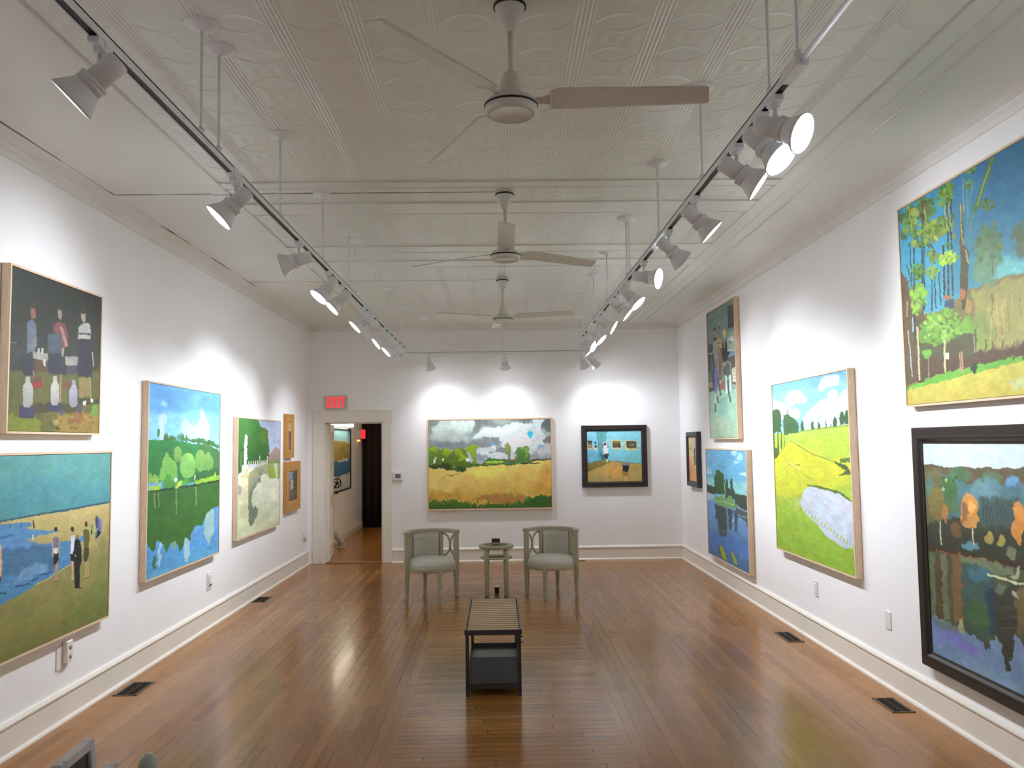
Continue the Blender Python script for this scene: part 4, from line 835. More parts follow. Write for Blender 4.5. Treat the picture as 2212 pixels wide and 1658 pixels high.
def R4(p):
    p.bg((110, 176, 228), (150, 208, 238)); p.poly([(480, 580), (940, 500), (940, 760), (480, 800)], (140, 202, 236), None, 14, 10)
    p.poly([(756, 555), (772, 490), (815, 466), (870, 474), (874, 525), (800, 540), (780, 560)], (198, 216, 224), (210, 226, 232), 4, 1); p.poly([(582, 602), (606, 560), (640, 556), (660, 542), (706, 602), (690, 620), (640, 622), (612, 640)], (216, 228, 231), None, 4, 1)
    p.poly([(490, 596), (540, 606), (590, 625), (616, 652), (650, 655), (676, 672), (655, 705), (490, 700)], (206, 222, 230), None, 4, 1); p.poly([(676, 710), (718, 650), (770, 605), (820, 592), (858, 610), (890, 555), (940, 530), (940, 760), (680, 770)], (212, 224, 232), (190, 222, 236), 5, 1); p.ell(840, 576, 28, 30, (222, 232, 236), None, 3)
    p.poly([(480, 790), (650, 770), (740, 752), (940, 734), (1000, 1620), (520, 1420)], (176, 202, 72), (146, 182, 58), 1.5); p.poly([(500, 900), (700, 820), (940, 830), (950, 1060), (700, 1100), (540, 1140)], (196, 202, 56), None, 14, 10, .05); p.poly([(540, 1200), (700, 1250), (960, 1420), (980, 1600), (540, 1420)], (150, 184, 60), (140, 176, 56), 14, 8)
    p.poly([(526, 916), (598, 822), (640, 832), (720, 880), (840, 925), (930, 940), (940, 1000), (870, 1012), (700, 1015)], (200, 204, 52), None, 5, 3); p.poly([(620, 820), (940, 770), (940, 900), (830, 915), (720, 870)], (178, 204, 66), None, 8, 4)
    p.poly([(500, 690), (514, 668), (530, 655), (546, 655), (564, 672), (565, 775), (500, 785)], (50, 92, 44), None, 4); p.poly([(574, 686), (600, 683), (640, 712), (654, 728), (655, 776), (578, 790)], (54, 98, 48), None, 4); p.line([(598, 655), (599, 690)], 4, (60, 100, 70))
    for x, y0, y1, w in ((676, 710, 768, 9), (731, 715, 762, 8), (766, 720, 755, 6), (803, 712, 752, 3), (825, 728, 750, 3), (849, 692, 748, 12), (886, 664, 738, 16), (911, 656, 735, 14)): p.poly([(x - w * .7, y1), (x - w, (y0 + y1) / 2), (x - w * .3, y0), (x + w * .4, y0 + 4), (x + w, (y0 + y1) / 2 + 6), (x + w * .7, y1)], (52, 92, 50), None, 2)
    p.line([(660, 772), (760, 758), (850, 748), (940, 738)], 5, (120, 150, 70))
    p.line([(520, 770), (526, 900)], 12, (66, 100, 46)); p.line([(545, 760), (549, 880)], 7, (70, 92, 46)); p.line([(563, 770), (566, 865)], 6, (70, 92, 46)); p.line([(579, 780), (581, 850)], 4, (80, 104, 50)); p.ell(537, 886, 15, 28, (82, 94, 46), None, 3)
    p.line([(612, 820), (660, 850), (730, 892), (852, 934)], 5, (124, 146, 62), 1.5); p.line([(552, 900), (600, 826)], 4, (150, 170, 60)); p.line([(590, 930), (630, 955), (672, 984)], 7, (216, 218, 120), 1.5); p.line([(640, 948), (665, 948)], 5, (110, 120, 60), 2); p.line([(590, 935), (740, 1035)], 3, (150, 166, 60))
    p.poly([(838, 930), (880, 938), (912, 958), (940, 985), (940, 998), (886, 1006), (868, 1006), (912, 984), (874, 956)], (82, 98, 52), None, 3); p.poly([(878, 920), (940, 902), (940, 932), (890, 936)], (92, 122, 54), None, 4)
    p.ell(650, 1152, 22, 36, (176, 194, 96), None, 5, 2); p.poly([(697, 1072), (722, 1066), (800, 1082), (880, 1108), (960, 1158), (970, 1400), (905, 1394), (870, 1370), (820, 1342), (740, 1254), (682, 1194), (664, 1150), (680, 1100)], (196, 204, 217), (188, 200, 216), 4)
    p.line([(700, 1058), (760, 1066), (830, 1086), (890, 1110), (960, 1155)], 12, (88, 114, 46), 4); p.dabs((740, 1230, 900, 1400), 1, 3, [(170, 190, 100)])
    for k in range(16):
        x = 690 + k * 17; y = 1205 + k * 13; p.line([(x, y), (x + 6, y - 22)], 6, (170, 192, 96), 2)
painting('tall golf course painting with a pale sand bunker on the right wall', 'R', 6.164, 7.908, .686, 2.268, 'floater', (2.475, 1460, 620), 13, R4, gx=(190, 380), depth=.06)

def R5(p):
    p.bg((54, 122, 162), (112, 200, 208), .04); p.poly([(150, 480), (420, 380), (420, 1000), (150, 900)], (62, 152, 190), (92, 186, 208), 30, 16, .04); p.poly([(560, 100), (2000, -300), (2000, 500), (700, 560)], (48, 110, 150), (70, 150, 186), 40, 20, .06)
    p.poly([(700, 770), (860, 760), (1500, 740), (1500, 860), (640, 920)], (124, 208, 206), None, 16, 8)
    p.poly([(140, 1540), (140, 830), (200, 900), (310, 1085), (420, 1050), (480, 1000), (560, 945), (640, 915), (700, 888), (780, 868), (860, 845), (2000, 760), (2000, 1420), (640, 1400), (200, 1520)], (152, 146, 84), (120, 104, 70), 3)
    p.poly([(560, 960), (640, 930), (860, 865), (2000, 800), (2000, 1180), (640, 1260)], (172, 166, 92), (160, 160, 96), 12, 4); p.poly([(570, 1080), (690, 1060), (700, 1280), (590, 1300)], (140, 158, 82), None, 10, 5)
    r = random.Random(9)
    for _ in range(46):
        x = r.uniform(580, 1500); y = r.uniform(900, 1180); p.line([(x, y), (x + r.uniform(-6, 6), y + r.uniform(60, 190))], r.uniform(4, 14), r.choice([(190, 184, 112), (150, 134, 80), (122, 100, 66), (168, 170, 96)]), 3, .08, .7)
    p.poly([(170, 1390), (300, 1330), (500, 1300), (600, 1290), (760, 1270), (2000, 1200), (2000, 1400), (560, 1400), (200, 1480)], (92, 76, 56), (84, 66, 50), 9, 3)
    p.poly([(140, 850), (172, 840), (205, 905), (238, 1010), (312, 1085), (300, 1260), (270, 1440), (150, 1500)], (112, 92, 70), (92, 80, 58), 8, 2); p.poly([(440, 1090), (560, 1120), (600, 1200), (590, 1320), (460, 1330), (280, 1330), (290, 1240)], (92, 104, 60), (84, 80, 58), 8, 2)
    p.poly([(140, 1530), (330, 1440), (440, 1400), (560, 1375), (760, 1330), (860, 1312), (2000, 1200), (2000, 1290), (860, 1348), (620, 1405), (300, 1492), (140, 1540)], (108, 172, 62), None, 6)
    p.poly([(140, 1530), (300, 1486), (620, 1402), (860, 1345), (2000, 1280), (2000, 1700), (140, 1700)], (198, 190, 86), (184, 172, 78), 3); p.ell(850, 1470, 70, 40, (186, 190, 130), None, 8, 4)
    # tall trunks
    D = (62, 68, 54)
    for a, w in (([(246, 540), (244, 760), (250, 1250)], 7), ([(292, 440), (288, 700), (296, 1085)], 9), ([(345, 870), (344, 1065)], 7), ([(362, 880), (366, 1050)], 6), ([(384, 840), (396, 1035)], 6), ([(408, 700), (412, 800), (416, 995)], 10), ([(430, 560), (434, 700), (438, 985)], 9), ([(454, 440), (452, 640), (464, 985)], 9), ([(222, 700), (232, 900)], 5), ([(206, 810), (240, 960)], 5), ([(330, 680), (372, 760)], 6), ([(400, 370), (432, 480), (424, 520), (450, 640)], 7), ([(300, 700), (304, 1060)], 6)): p.line(a, w, D, 1.5)
    p.poly([(498, 455), (512, 458), (520, 560), (528, 700), (550, 720), (546, 930), (530, 1060), (512, 1060), (502, 940), (504, 700)], (104, 104, 66), (84, 84, 56), 3); p.line([(505, 470), (510, 640), (525, 690)], 7, (190, 180, 120), 2); p.line([(532, 720), (548, 800)], 7, (196, 188, 130), 2); p.line([(545, 760), (600, 680), (640, 640)], 5, (80, 110, 80), 2)
    p.line([(548, 700), (560, 560), (590, 500)], 8, (120, 150, 110), 2); p.line([(590, 510), (610, 440), (655, 290), (688, 200)], 26, (92, 130, 52), 6); p.line([(600, 470), (640, 340), (670, 260)], 6, (168, 186, 110), 2); p.line([(540, 580), (560, 420), (582, 340)], 6, (120, 156, 120), 2); p.line([(522, 520), (520, 330)], 4, (150, 180, 180), 2); p.line([(545, 540), (540, 380)], 3, (150, 180, 180), 2)
    G = [(96, 136, 54), (120, 156, 60), (86, 120, 56), (140, 172, 66)]
    for x, y, a, b, c in ((228, 540, 26, 100, G[0]), (250, 640, 18, 60, G[2]), (300, 500, 34, 90, G[2]), (296, 500, 14, 60, (92, 84, 54)), (330, 620, 62, 50, G[1]), (356, 640, 34, 36, (160, 176, 66)), (400, 600, 40, 50, G[1]), (418, 430, 36, 56, G[0]), (440, 380, 26, 40, G[0]), (300, 690, 30, 26, G[0]), (436, 768, 48, 42, (156, 196, 68)), (352, 760, 30, 36, (120, 150, 80)), (350, 850, 30, 36, (126, 166, 76)), (268, 845, 42, 40, (96, 142, 62)), (660, 468, 34, 28, (92, 124, 62)), (560, 276, 20, 22, (90, 130, 80)), (548, 360, 16, 30, (96, 138, 84)), (345, 480, 18, 50, (84, 124, 70)), (176, 540, 18, 26, (74, 110, 70)), (186, 640, 14, 20, (90, 112, 74)), (270, 985, 40, 84, (122, 170, 66)), (255, 1040, 22, 50, (140, 180, 74))):
        p.ell(x, y, a * .7, b * .7, c, None, 9, 0, .12); cs = [c, [k * .82 for k in c], [min(255, k * 1.18) for k in c], [min(255, k * 1.08 + 8) for k in c]]; p.leafy(x, y, a * 1.1, b * 1.1, cs, int(14 + a * b / 90), 9)
    p.dabs((190, 480, 470, 700), 40, 13, G + [(172, 186, 92)], 11, 1.4, .85)
    for x in (215, 300, 412, 440): p.line([(x, 470), (x + 18, 620)], 5, (176, 186, 108), 3)
    p.ell(670, 700, 72, 116, (96, 136, 96), (110, 156, 118), 12, 5); p.ell(640, 830, 70, 100, (118, 166, 128), None, 14, 8); p.ell(845, 660, 44, 96, (98, 124, 92), None, 12, 3); p.ell(980, 640, 90, 150, (104, 140, 84), None, 14, 4); p.line([(684, 740), (686, 880)], 6, (104, 116, 88), 2)
    p.ell(518, 968, 18, 34, (190, 116, 64), None, 5); p.ell(545, 1040, 20, 40, (186, 150, 90), None, 7); p.ell(430, 992, 20, 14, (176, 120, 72), None, 4); p.poly([(420, 1010), (470, 1000), (470, 1050), (420, 1060)], (66, 84, 104), None, 4)
    p.ell(410, 1130, 108, 66, (122, 172, 66), (104, 156, 60), 12); p.ell(360, 1190, 80, 56, (112, 162, 62), None, 12); p.ell(450, 1170, 70, 50, (130, 180, 74), None, 12); p.ell(548, 1148, 34, 52, (124, 170, 66), None, 8); p.ell(306, 1190, 32, 52, (104, 150, 62), None, 8); p.ell(320, 1305, 26, 24, (112, 172, 66), None, 5)
    p.leafy(410, 1150, 125, 85, [(122, 172, 66), (148, 194, 84), (100, 144, 58), (166, 204, 100)], 70, 12); p.leafy(670, 690, 84, 130, [(96, 136, 96), (116, 154, 110), (84, 122, 84), (122, 150, 84)], 50, 14, 2, .5); p.dabs((300, 1080, 500, 1240), 40, 11, [(148, 192, 84), (96, 140, 58), (176, 206, 104), (84, 120, 60)], 12, .8, .85)
    for a, w, c in (([(264, 1150), (270, 1300), (276, 1452)], 10, (192, 186, 142)), ([(416, 1225), (420, 1405)], 11, (200, 194, 142)), ([(500, 1298), (506, 1408)], 9, (176, 142, 112)), ([(513, 1288), (518, 1402)], 9, (176, 142, 112)), ([(325, 1318), (327, 1442)], 6, (150, 140, 100)), ([(212, 1170), (222, 1290), (236, 1436)], 6, (172, 182, 164)), ([(578, 1190), (584, 1300)], 5, (170, 160, 130)), ([(208, 1010), (206, 1100)], 6, (180, 170, 120)), ([(238, 1100), (240, 1180)], 6, (170, 210, 220))): p.line(a, w, c, 1.2)
    p.poly([(425, 1297), (442, 1297), (442, 1336), (425, 1336)], (226, 236, 238)); p.ell(580, 1385, 18, 24, (60, 66, 50), None, 4)
    for x, w in ((640, 8), (685, 6), (740, 8), (800, 7), (860, 9), (960, 8), (1060, 9)): p.line([(x, 1340), (x + 4, 1230)], w, (96, 80, 60), 3)
painting('large painting of tall trees against blue sky, above the black framed one', 'R', 3.42, 5.303, 1.931, 3.248, 'floater', (2.59, 1880, 260), 14, R5, gx=(360, 360))

def R6(p):
    p.bg((208, 226, 232), (224, 234, 234), .03)
    p.poly([(200, 300), (262, 296), (300, 308), (380, 318), (450, 310), (500, 322), (560, 312), (640, 322), (672, 310), (700, 320), (770, 316), (1600, 340), (1600, 700), (200, 700)], (104, 92, 68), (92, 84, 62), 3)
    p.poly([(210, 372), (330, 348), (420, 372), (470, 400), (520, 380), (560, 368), (600, 395), (660, 400), (705, 372), (760, 400), (1600, 420), (1600, 820), (210, 760)], (90, 130, 138), (72, 100, 100), 8, 2); p.ell(420, 350, 60, 30, (84, 118, 84), None, 10, 3); p.ell(590, 365, 50, 32, (96, 124, 90), None, 10, 3); p.ell(700, 390, 34, 28, (104, 156, 190), None, 8, 2); p.ell(560, 440, 80, 60, (104, 144, 152), None, 12, 5)
    p.poly([(210, 330), (330, 335), (345, 620), (210, 700)], (112, 112, 76), (96, 96, 64), 9, 3); p.ell(262, 420, 20, 60, (96, 128, 110), None, 8, 3)
    p.poly([(220, 620), (330, 590), (520, 560), (640, 600), (760, 640), (1600, 700), (1600, 900), (500, 830), (220, 740)], (66, 72, 54), (50, 52, 40), 10, 3); p.poly([(520, 480), (720, 470), (720, 640), (520, 620)], (74, 94, 90), None, 14, 5)
    for k in range(12): p.line([(545 + k * 15, 470 + (k * 37) % 60), (548 + k * 15, 660)], 4, (54, 66, 60), 2)
    p.ell(362, 452, 46, 86, (76, 118, 62), (70, 104, 66), 8); p.ell(380, 520, 34, 50, (84, 116, 78), None, 8, 2); p.ell(302, 505, 42, 92, (136, 126, 68), (120, 104, 60), 6); p.ell(346, 560, 18, 54, (164, 120, 68), None, 5); p.dabs((330, 370, 405, 470), 8, 9, [(150, 186, 150), (60, 96, 56)], 4, 1.4)
    p.poly([(430, 480), (455, 450), (495, 454), (516, 500), (514, 540), (522, 590), (502, 632), (450, 636), (428, 580)], (204, 148, 78), (192, 138, 76), 5); p.poly([(432, 500), (456, 500), (464, 600), (440, 620)], (150, 104, 64), None, 6, 1); p.ell(480, 530, 18, 50, (222, 170, 96), None, 6, 1)
    p.poly([(704, 532), (725, 498), (760, 520), (772, 600), (740, 732), (716, 700), (688, 652), (706, 600)], (212, 146, 74), (198, 134, 66), 5); p.ell(578, 690, 25, 33, (154, 146, 72), None, 4); p.ell(645, 706, 19, 33, (158, 150, 76), None, 4); p.ell(696, 770, 26, 34, (110, 116, 96), None, 5, 1); p.ell(400, 640, 30, 40, (112, 86, 56), None, 8, 2); p.ell(485, 735, 50, 20, (84, 132, 146), None, 8, 2)
    p.ell(900, 620, 60, 110, (184, 126, 66), None, 9); p.ell(1080, 600, 70, 120, (120, 116, 64), None, 9)
    p.line([(318, 600), (326, 726)], 6, (196, 186, 156)); p.line([(489, 636), (498, 728)], 7, (196, 184, 156))
    p.poly([(220, 735), (420, 762), (620, 812), (760, 850), (1600, 960), (1600, 1900), (220, 1500)], (84, 88, 66), (70, 78, 62), 3); p.poly([(220, 722), (400, 755), (560, 788), (760, 826), (1600, 900), (1600, 950), (760, 858), (620, 818), (450, 788), (220, 748)], (66, 46, 36), None, 3); p.line([(300, 752), (450, 786), (570, 800)], 9, (130, 84, 60), 3)
    p.poly([(420, 790), (560, 800), (700, 850), (700, 890), (560, 880), (440, 830)], (112, 122, 92), None, 8, 2)
    for x, w, c in ((280, 30, (92, 108, 76)), (308, 34, (82, 70, 46)), (340, 30, (104, 112, 82)), (366, 20, (84, 80, 58)), (404, 44, (116, 92, 56))): p.line([(x, 770), (x + 4, 920), (x + 10, 1085 + w)], w, c, 6, .1)
    p.poly([(432, 820), (520, 830), (600, 880), (606, 1060), (590, 1222), (520, 1230), (440, 1170)], (66, 92, 90), (58, 82, 66), 9, 1); p.ell(520, 880, 60, 40, (70, 112, 122), None, 10, 4); p.ell(520, 1090, 60, 80, (66, 96, 62), None, 12, 5); p.poly([(560, 940), (608, 930), (612, 1190), (585, 1200)], (48, 66, 80), None, 9, 2)
    p.poly([(608, 930), (730, 930), (730, 1200), (700, 1360), (668, 1394), (640, 1240), (606, 1200)], (62, 64, 52), (54, 58, 52), 8, 1); p.poly([(715, 960), (1600, 1050), (1600, 1400), (720, 1180)], (112, 96, 60), None, 10, 3); p.ell(640, 960, 26, 30, (104, 112, 96), None, 8, 2)
    p.poly([(220, 1075), (330, 1110), (400, 1155), (470, 1190), (520, 1222), (545, 1240), (568, 1290), (590, 1240), (618, 1205), (640, 1250), (664, 1392), (690, 1375), (704, 1290), (718, 1190), (742, 1240), (770, 1290), (1600, 1450), (1600, 2000), (220, 1700)], (116, 136, 166), (110, 142, 172), 6); p.poly([(275, 1130), (330, 1150), (470, 1230), (560, 1280), (480, 1300), (300, 1220)], (118, 122, 182), None, 14, 4); p.poly([(272, 1095), (420, 1150), (400, 1185), (300, 1150)], (104, 120, 120), None, 8, 2); p.ell(430, 1150, 14, 40, (150, 156, 110), None, 6, 1)
    p.poly([(400, 1330), (640, 1420), (760, 1480), (760, 1540), (480, 1420)], (128, 154, 178), None, 14, 6)
    p.line([(568, 884), (610, 888), (660, 905), (710, 925), (770, 936)], 11, (206, 208, 168), 3); p.poly([(688, 896), (716, 866), (732, 828), (742, 832), (738, 872), (716, 912)], (156, 166, 134), None, 4); p.poly([(690, 950), (712, 970), (740, 990), (736, 1004), (700, 985)], (160, 170, 150), None, 5)
    for k in range(20): p.line([(620 + k * 8, 1000 + (k * 53) % 160), (640 + k * 8, 1003 + (k * 53) % 160)], 4, (96, 100, 84), 2)
painting('dark lake painting with orange autumn trees in a heavy black frame', 'R', 3.40, 5.246, .309, 1.797, 'black', (2.44, 1900, 880), 15, R6, gx=(320, 360), fw=.098, depth=.06)

def D1(p):
    p.bg((196, 198, 202)); p.poly([(100, 100), (400, 100), (400, 330), (100, 312)], (150, 216, 234), (176, 222, 232), 2); p.poly([(100, 318), (200, 308), (300, 325), (400, 320), (400, 510), (100, 560)], (178, 158, 84), (160, 140, 76), 4); p.dabs((180, 340, 320, 500), 16, 9, [(140, 122, 62), (196, 178, 104)], 2)
    p.poly([(100, 560), (210, 520), (320, 505), (400, 490), (400, 672), (290, 680), (230, 695), (100, 712)], (64, 118, 152), (54, 104, 142), 3); p.line([(200, 530), (260, 520), (310, 508)], 18, (210, 224, 220), 4); p.poly([(100, 712), (230, 694), (310, 668), (400, 660), (400, 1000), (100, 1000)], (200, 202, 200), (184, 188, 190), 4)
a = on_x(726, 1000, -2.84).y; b = on_x(758.5, 1000, -2.84).y
painting('river painting hanging in the lit room beyond the doorway', 'F', a - .35, b, .89, 2.03, 'black', (5.025, 690, 890), 16, D1, gx=(60, 110), fw=.03, depth=.045)

# ------------------------------------------------------------------ lighting tracks, their hangers and the lamp heads
ZT = 2.99
def hanger(track, x, y, k=0):
    m = MB().cyl((x, y, ZT + .03), (x, y, ZC - .012), .0065, None, 10)
    m.lathe([(.014, 0), (.014, .03)], (x, y, ZT + .032), (0, 0, 1), 12)
    h = m.build('hanging_rod', M['white_metal'], track)
    MB().lathe([(.008, -.034), (.02, -.030), (.062, -.012), (.070, -.004), (.070, .002)], (x, y, ZC), (0, 0, 1), 28).build('canopy', M['white_metal'], h)
def track(label, a, b, rods, group='lighting tracks'):
    t = thing('lighting_track', label, 'lighting track', (0, 0, 0), 0)
    a = Vector(a); b = Vector(b); d = (b - a).normalized(); o = d.cross(Vector((0, 0, 1)))
    m = MB(); mid = (a + b) / 2; L = (b - a).length
    rot = Matrix((d, o, Vector((0, 0, 1)))).transposed()
    c = Vector((mid.x, mid.y, ZT))
    m.box(c + Vector((0, 0, .028)), (L, .036, .010), rot); m.box(c + o * .0155 + Vector((0, 0, .014)), (L, .005, .028), rot); m.box(c - o * .0155 + Vector((0, 0, .014)), (L, .005, .028), rot)
    m.box(c + d * (L / 2) + Vector((0, 0, .016)), (.02, .038, .034), rot); m.box(c - d * (L / 2) + Vector((0, 0, .016)), (.02, .038, .034), rot)
    m.build('rail', M['white_metal'], t)
    MB().box(c + Vector((0, 0, .012)), (L - .02, .0262, .018), rot).build('slot', M['slot'], t)
    for x, y in rods: hanger(t, x, y)
    return t
trL = track('white lighting track hung along the left side of the ceiling', (-1.215, .6, 0), (-1.215, 10.98, 0), [(-1.215, y) for y in (1.6, 3.33, 3.545, 4.564, 5.698, 6.704, 7.0, 8.175, 9.231, 10.436)])
trR = track('white lighting track hung along the right side of the ceiling', (1.035, 2.66, 0), (1.035, 9.85, 0), [(1.035, y) for y in (2.68, 2.97, 3.983, 5.092, 6.37, 7.53, 8.58, 9.695)])
hanger(trR, 1.062, 6.41)
trB = track('short white lighting track hung in front of the back wall', (-1.36, 11.52, 0), (1.44, 11.52, 0), [(-1.03, 11.52), (.085, 11.52), (1.17, 11.52)])
MB().bb(-1.239, -1.191, 3.70, 3.80, ZT - .004, ZT + .034, 0, .004).build('joiner', M['white_metal'], trL)
m = MB(); m.bb(1.011, 1.059, 2.64, 2.80, ZT - .004, ZT + .036, 0, .004).cyl((1.035, 2.64, ZT + .016), (1.035, .9, ZT + .016), .010)
m.cyl((1.035, .9, ZT + .016), (1.035, .9, ZC), .010).build('feed_conduit', M['white_metal'], trR)
MB().bb(1.012, 1.058, 6.41, 6.49, ZT - .003, ZT + .034, 0, .004).build('joiner', M['white_metal'], trR)

PB = -.112
mesh_adapter = MB().bb(-.019, .019, -.048, .048, -.022, 0, 0, .004).lathe([(.0, -.038), (.018, -.038), (.020, -.034), (.020, -.018)], (0, 0, 0), (0, 0, 1), 18).bb(.019, .026, -.012, .012, -.018, -.006, 0, .002).mesh('adapter', M['white_metal'])
mesh_arm = MB().cyl((0, 0, -.036), (0, 0, PB + .02), .0075, None, 12).lathe([(.0, 0), (.012, 0), (.012, .014), (0, .014)], (0, 0, PB + .028), (0, 0, 1), 12).tube([(0, .014, -.034), (0, .026, -.055), (0, .022, -.075), (0, .012, -.09)], .0028, 6).mesh('arm', M['white_metal'])
mesh_body = MB().lathe([(.029, -.080), (.034, -.077), (.036, -.071), (.036, .022)], (0, 0, 0), (0, 0, 1), 28).lathe([(.0455, .016), (.0455, .046)], (0, 0, 0), (0, 0, 1), 28).lathe([(.046, .018), (.048, .018), (.048, .024), (.046, .024)], (0, 0, 0), (0, 0, 1), 28).mesh('lamp_body', M['white_metal'])
mesh_shade = MB().lathe([(.040, .036), (.043, .046), (.051, .062), (.061, .082), (.070, .099), (.075, .110), (.072, .112), (.067, .100), (.058, .084), (.046, .06)], (0, 0, 0), (0, 0, 1), 36, cap=False).mesh('shade', M['white_metal'])
mesh_lens = MB().lathe([(.065, .096), (.065, .098), (.05, .102), (.025, .104), (0, .105)], (0, 0, 0), (0, 0, 1), 32).mesh('lens', M['lens'])
POWER = 70.0
LAMPS = [('L1', [-1.215, 2.473, 2.985], [-0.71, -0.113, -0.695]),
         ('L2', [-1.215, 3.792, 2.985], [-0.661, -0.215, -0.719]),
         ('L3', [-1.215, 5.007, 2.985], [-0.95, -0.05, -0.309]),
         ('L4', [-1.215, 5.88, 2.985], [-0.557, -0.321, -0.766]),
         ('L5', [-1.215, 6.396, 2.985], [-0.672, -0.258, -0.695]),
         ('L6', [-1.215, 7.44, 2.985], [-0.684, -0.222, -0.695]),
         ('L7', [-1.215, 7.936, 2.985], [-0.787, 0.041, -0.616]),
         ('L8', [-1.215, 8.797, 2.985], [-0.749, -0.244, -0.616]),
         ('L9', [-1.215, 9.537, 2.985], [-0.707, -0.23, -0.669]),
         ('L10', [-1.215, 10.338, 2.985], [-0.635, 0.283, -0.719]),
         ('R1', [1.035, 2.92, 2.985], [0.636, -0.636, -0.438]),
         ('R2', [1.035, 3.079, 2.985], [0.491, -0.491, -0.719]),
         ('R3', [1.035, 3.408, 2.985], [0.781, -0.209, -0.588]),
         ('R4', [1.035, 4.141, 2.985], [0.71, -0.113, -0.695]),
         ('R5', [1.035, 4.809, 2.985], [0.749, 0.159, -0.643]),
         ('R6', [1.035, 5.646, 2.985], [0.82, -0.533, -0.208]),
         ('R7', [1.035, 6.33, 2.985], [0.635, -0.283, -0.719]),
         ('R8', [1.035, 6.876, 2.985], [0.749, -0.159, -0.643]),
         ('R9', [1.035, 7.826, 2.985], [0.837, -0.224, -0.5]),
         ('R10', [1.035, 8.631, 2.985], [0.672, -0.258, -0.695]),
         ('R11', [1.035, 9.435, 2.985], [0.765, -0.441, -0.469]),
         ('R12', [1.035, 9.72, 2.985], [0.661, -0.105, -0.743]),
         ('B1', [-0.96, 11.52, 2.985], [0.227, 0.446, -0.866]),
         ('B2', [0.108, 11.52, 2.985], [0.091, 0.429, -0.899]),
         ('B3', [1.208, 11.52, 2.985], [0.335, 0.372, -0.866]),
         ('B4', [1.346, 11.52, 2.985], [0.625, 0.24, -0.743])]
side = {'L': 'left', 'R': 'right', 'B': 'back'}
ORD = ['nearest', 'second', 'third', 'fourth', 'fifth', 'sixth', 'seventh', 'eighth', 'ninth', 'tenth', 'eleventh', 'farthest']
def lamp_label(n):
    s, k = n[0], int(n[1:]) - 1
    if s == 'B': return ['white spotlight head at the left of the short back track', 'white spotlight head in the middle of the short back track', 'white spotlight head pointing down at the right end of the back track', 'white spotlight head tilted right at the very end of the back track'][k]
    if s == 'L' and k == 9: o = 'farthest'
    else: o = ORD[k]
    look = {'L3': ' turned away from the camera', 'L7': ' with its glass out of sight', 'L4': ' with a wide bright glass', 'R1': ' showing its round glowing glass', 'R2': ' glowing just under the first', 'R6': ' aimed sideways with glowing glass', 'R5': ' turned away from the camera'}.get(n, '')
    return 'white spotlight head%s, %s %s on the %s track' % (look, o, 'in line' if o not in ('nearest', 'farthest') else 'one', side[s])
for n, A, d in LAMPS:
    d = Vector(d).normalized(); A = Vector(A); A.z = ZT - .001
    t = thing('track_spotlight', lamp_label(n), 'spotlight', A, 0, 'spotlight heads on the tracks')
    ad = link('adapter', mesh_adapter, t); ar = link('arm', mesh_arm, t)
    if n[0] == 'B': ad.rotation_euler = (0, 0, PI / 2)
    q = Vector((0, 0, 1)).rotation_difference(d).to_euler()
    for nm, me in (('lamp_body', mesh_body), ('shade', mesh_shade), ('lens', mesh_lens)):
        o = link(nm, me, t, (0, 0, PB)); o.rotation_euler = q
    ld = bpy.data.lights.new('spot beam', 'SPOT'); ld.energy = POWER * (.52 if n[0] == 'B' else .92 + .55 * min(1, max(0, (A.y - 5) / 4.5))); ld.color = (.925, .965, 1.06); ld.spot_size = math.radians(112 if n[0] == 'B' else 86); ld.spot_blend = 1.0; ld.shadow_soft_size = .055
    lo = link('spot_beam', ld, t, Vector((0, 0, PB)) + d * .128); lo.rotation_euler = (-d).to_track_quat('Z', 'Y').to_euler()

# ------------------------------------------------------------------ ceiling fans
def fan(label, y, zb, angs):
    t = thing('ceiling_fan', label, 'ceiling fan', (.068, y, 0), 0, 'ceiling fans down the middle')
    MB().lathe([(.062, ZC), (.064, ZC - .012), (.058, ZC - .035), (.036, ZC - .095), (.018, ZC - .125), (.0, ZC - .127)], seg=32).build('canopy', M['fan'], t)
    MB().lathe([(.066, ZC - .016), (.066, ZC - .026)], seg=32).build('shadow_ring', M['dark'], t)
    MB().cyl((0, 0, ZC - .12), (0, 0, zb + .14), .0115, None, 16).build('downrod', M['fan'], t)
    mt = MB().lathe([(.0, zb + .165), (.028, zb + .160), (.033, zb + .14), (.052, zb + .085), (.060, zb + .055), (.092, zb + .050), (.104, zb + .036), (.106, zb + .006), (.100, zb - .006), (.088, zb - .012), (.084, zb - .006), (.0, zb - .006)], seg=40).build('motor_housing', M['fan'], t)
    MB().lathe([(.1055, zb + .028), (.1075, zb + .027), (.1075, zb + .020), (.1055, zb + .019)], seg=40).build('dark_band', M['dark'], mt)
    for a in angs:
        a = math.radians(a); R = Matrix.Rotation(a, 3, 'Z'); T = Matrix.Rotation(math.radians(-15), 3, 'X')
        out = [(.155, -.048), (.165, -.058), (.20, -.064), (.76, -.050), (.772, -.043), (.785, .040), (.778, .052), (.76, .055), (.20, .064), (.165, .058), (.155, .048)]
        def tf(p, R=R, T=T): return R @ (T @ Vector((p.x, p.y, p.z + .010 * (p.y / .06) ** 2))) + Vector((0, 0, zb + .040))
        b = MB().prism(out, -.0025, .0025, 0, tf).build('blade', M['fan'], t)
        k = [(.085, -.018), (.13, -.020), (.17, -.036), (.215, -.036), (.215, .036), (.17, .036), (.13, .020), (.085, .018)]
        MB().prism(k, .004, .008, 0, tf).build('blade_bracket', M['fan'], b)
    return t
fan('cream ceiling fan closest to the camera', 3.17, 3.045, (-4, 116, 234))
fan('cream ceiling fan, middle one of the row', 5.67, 3.020, (31, 148, 270))
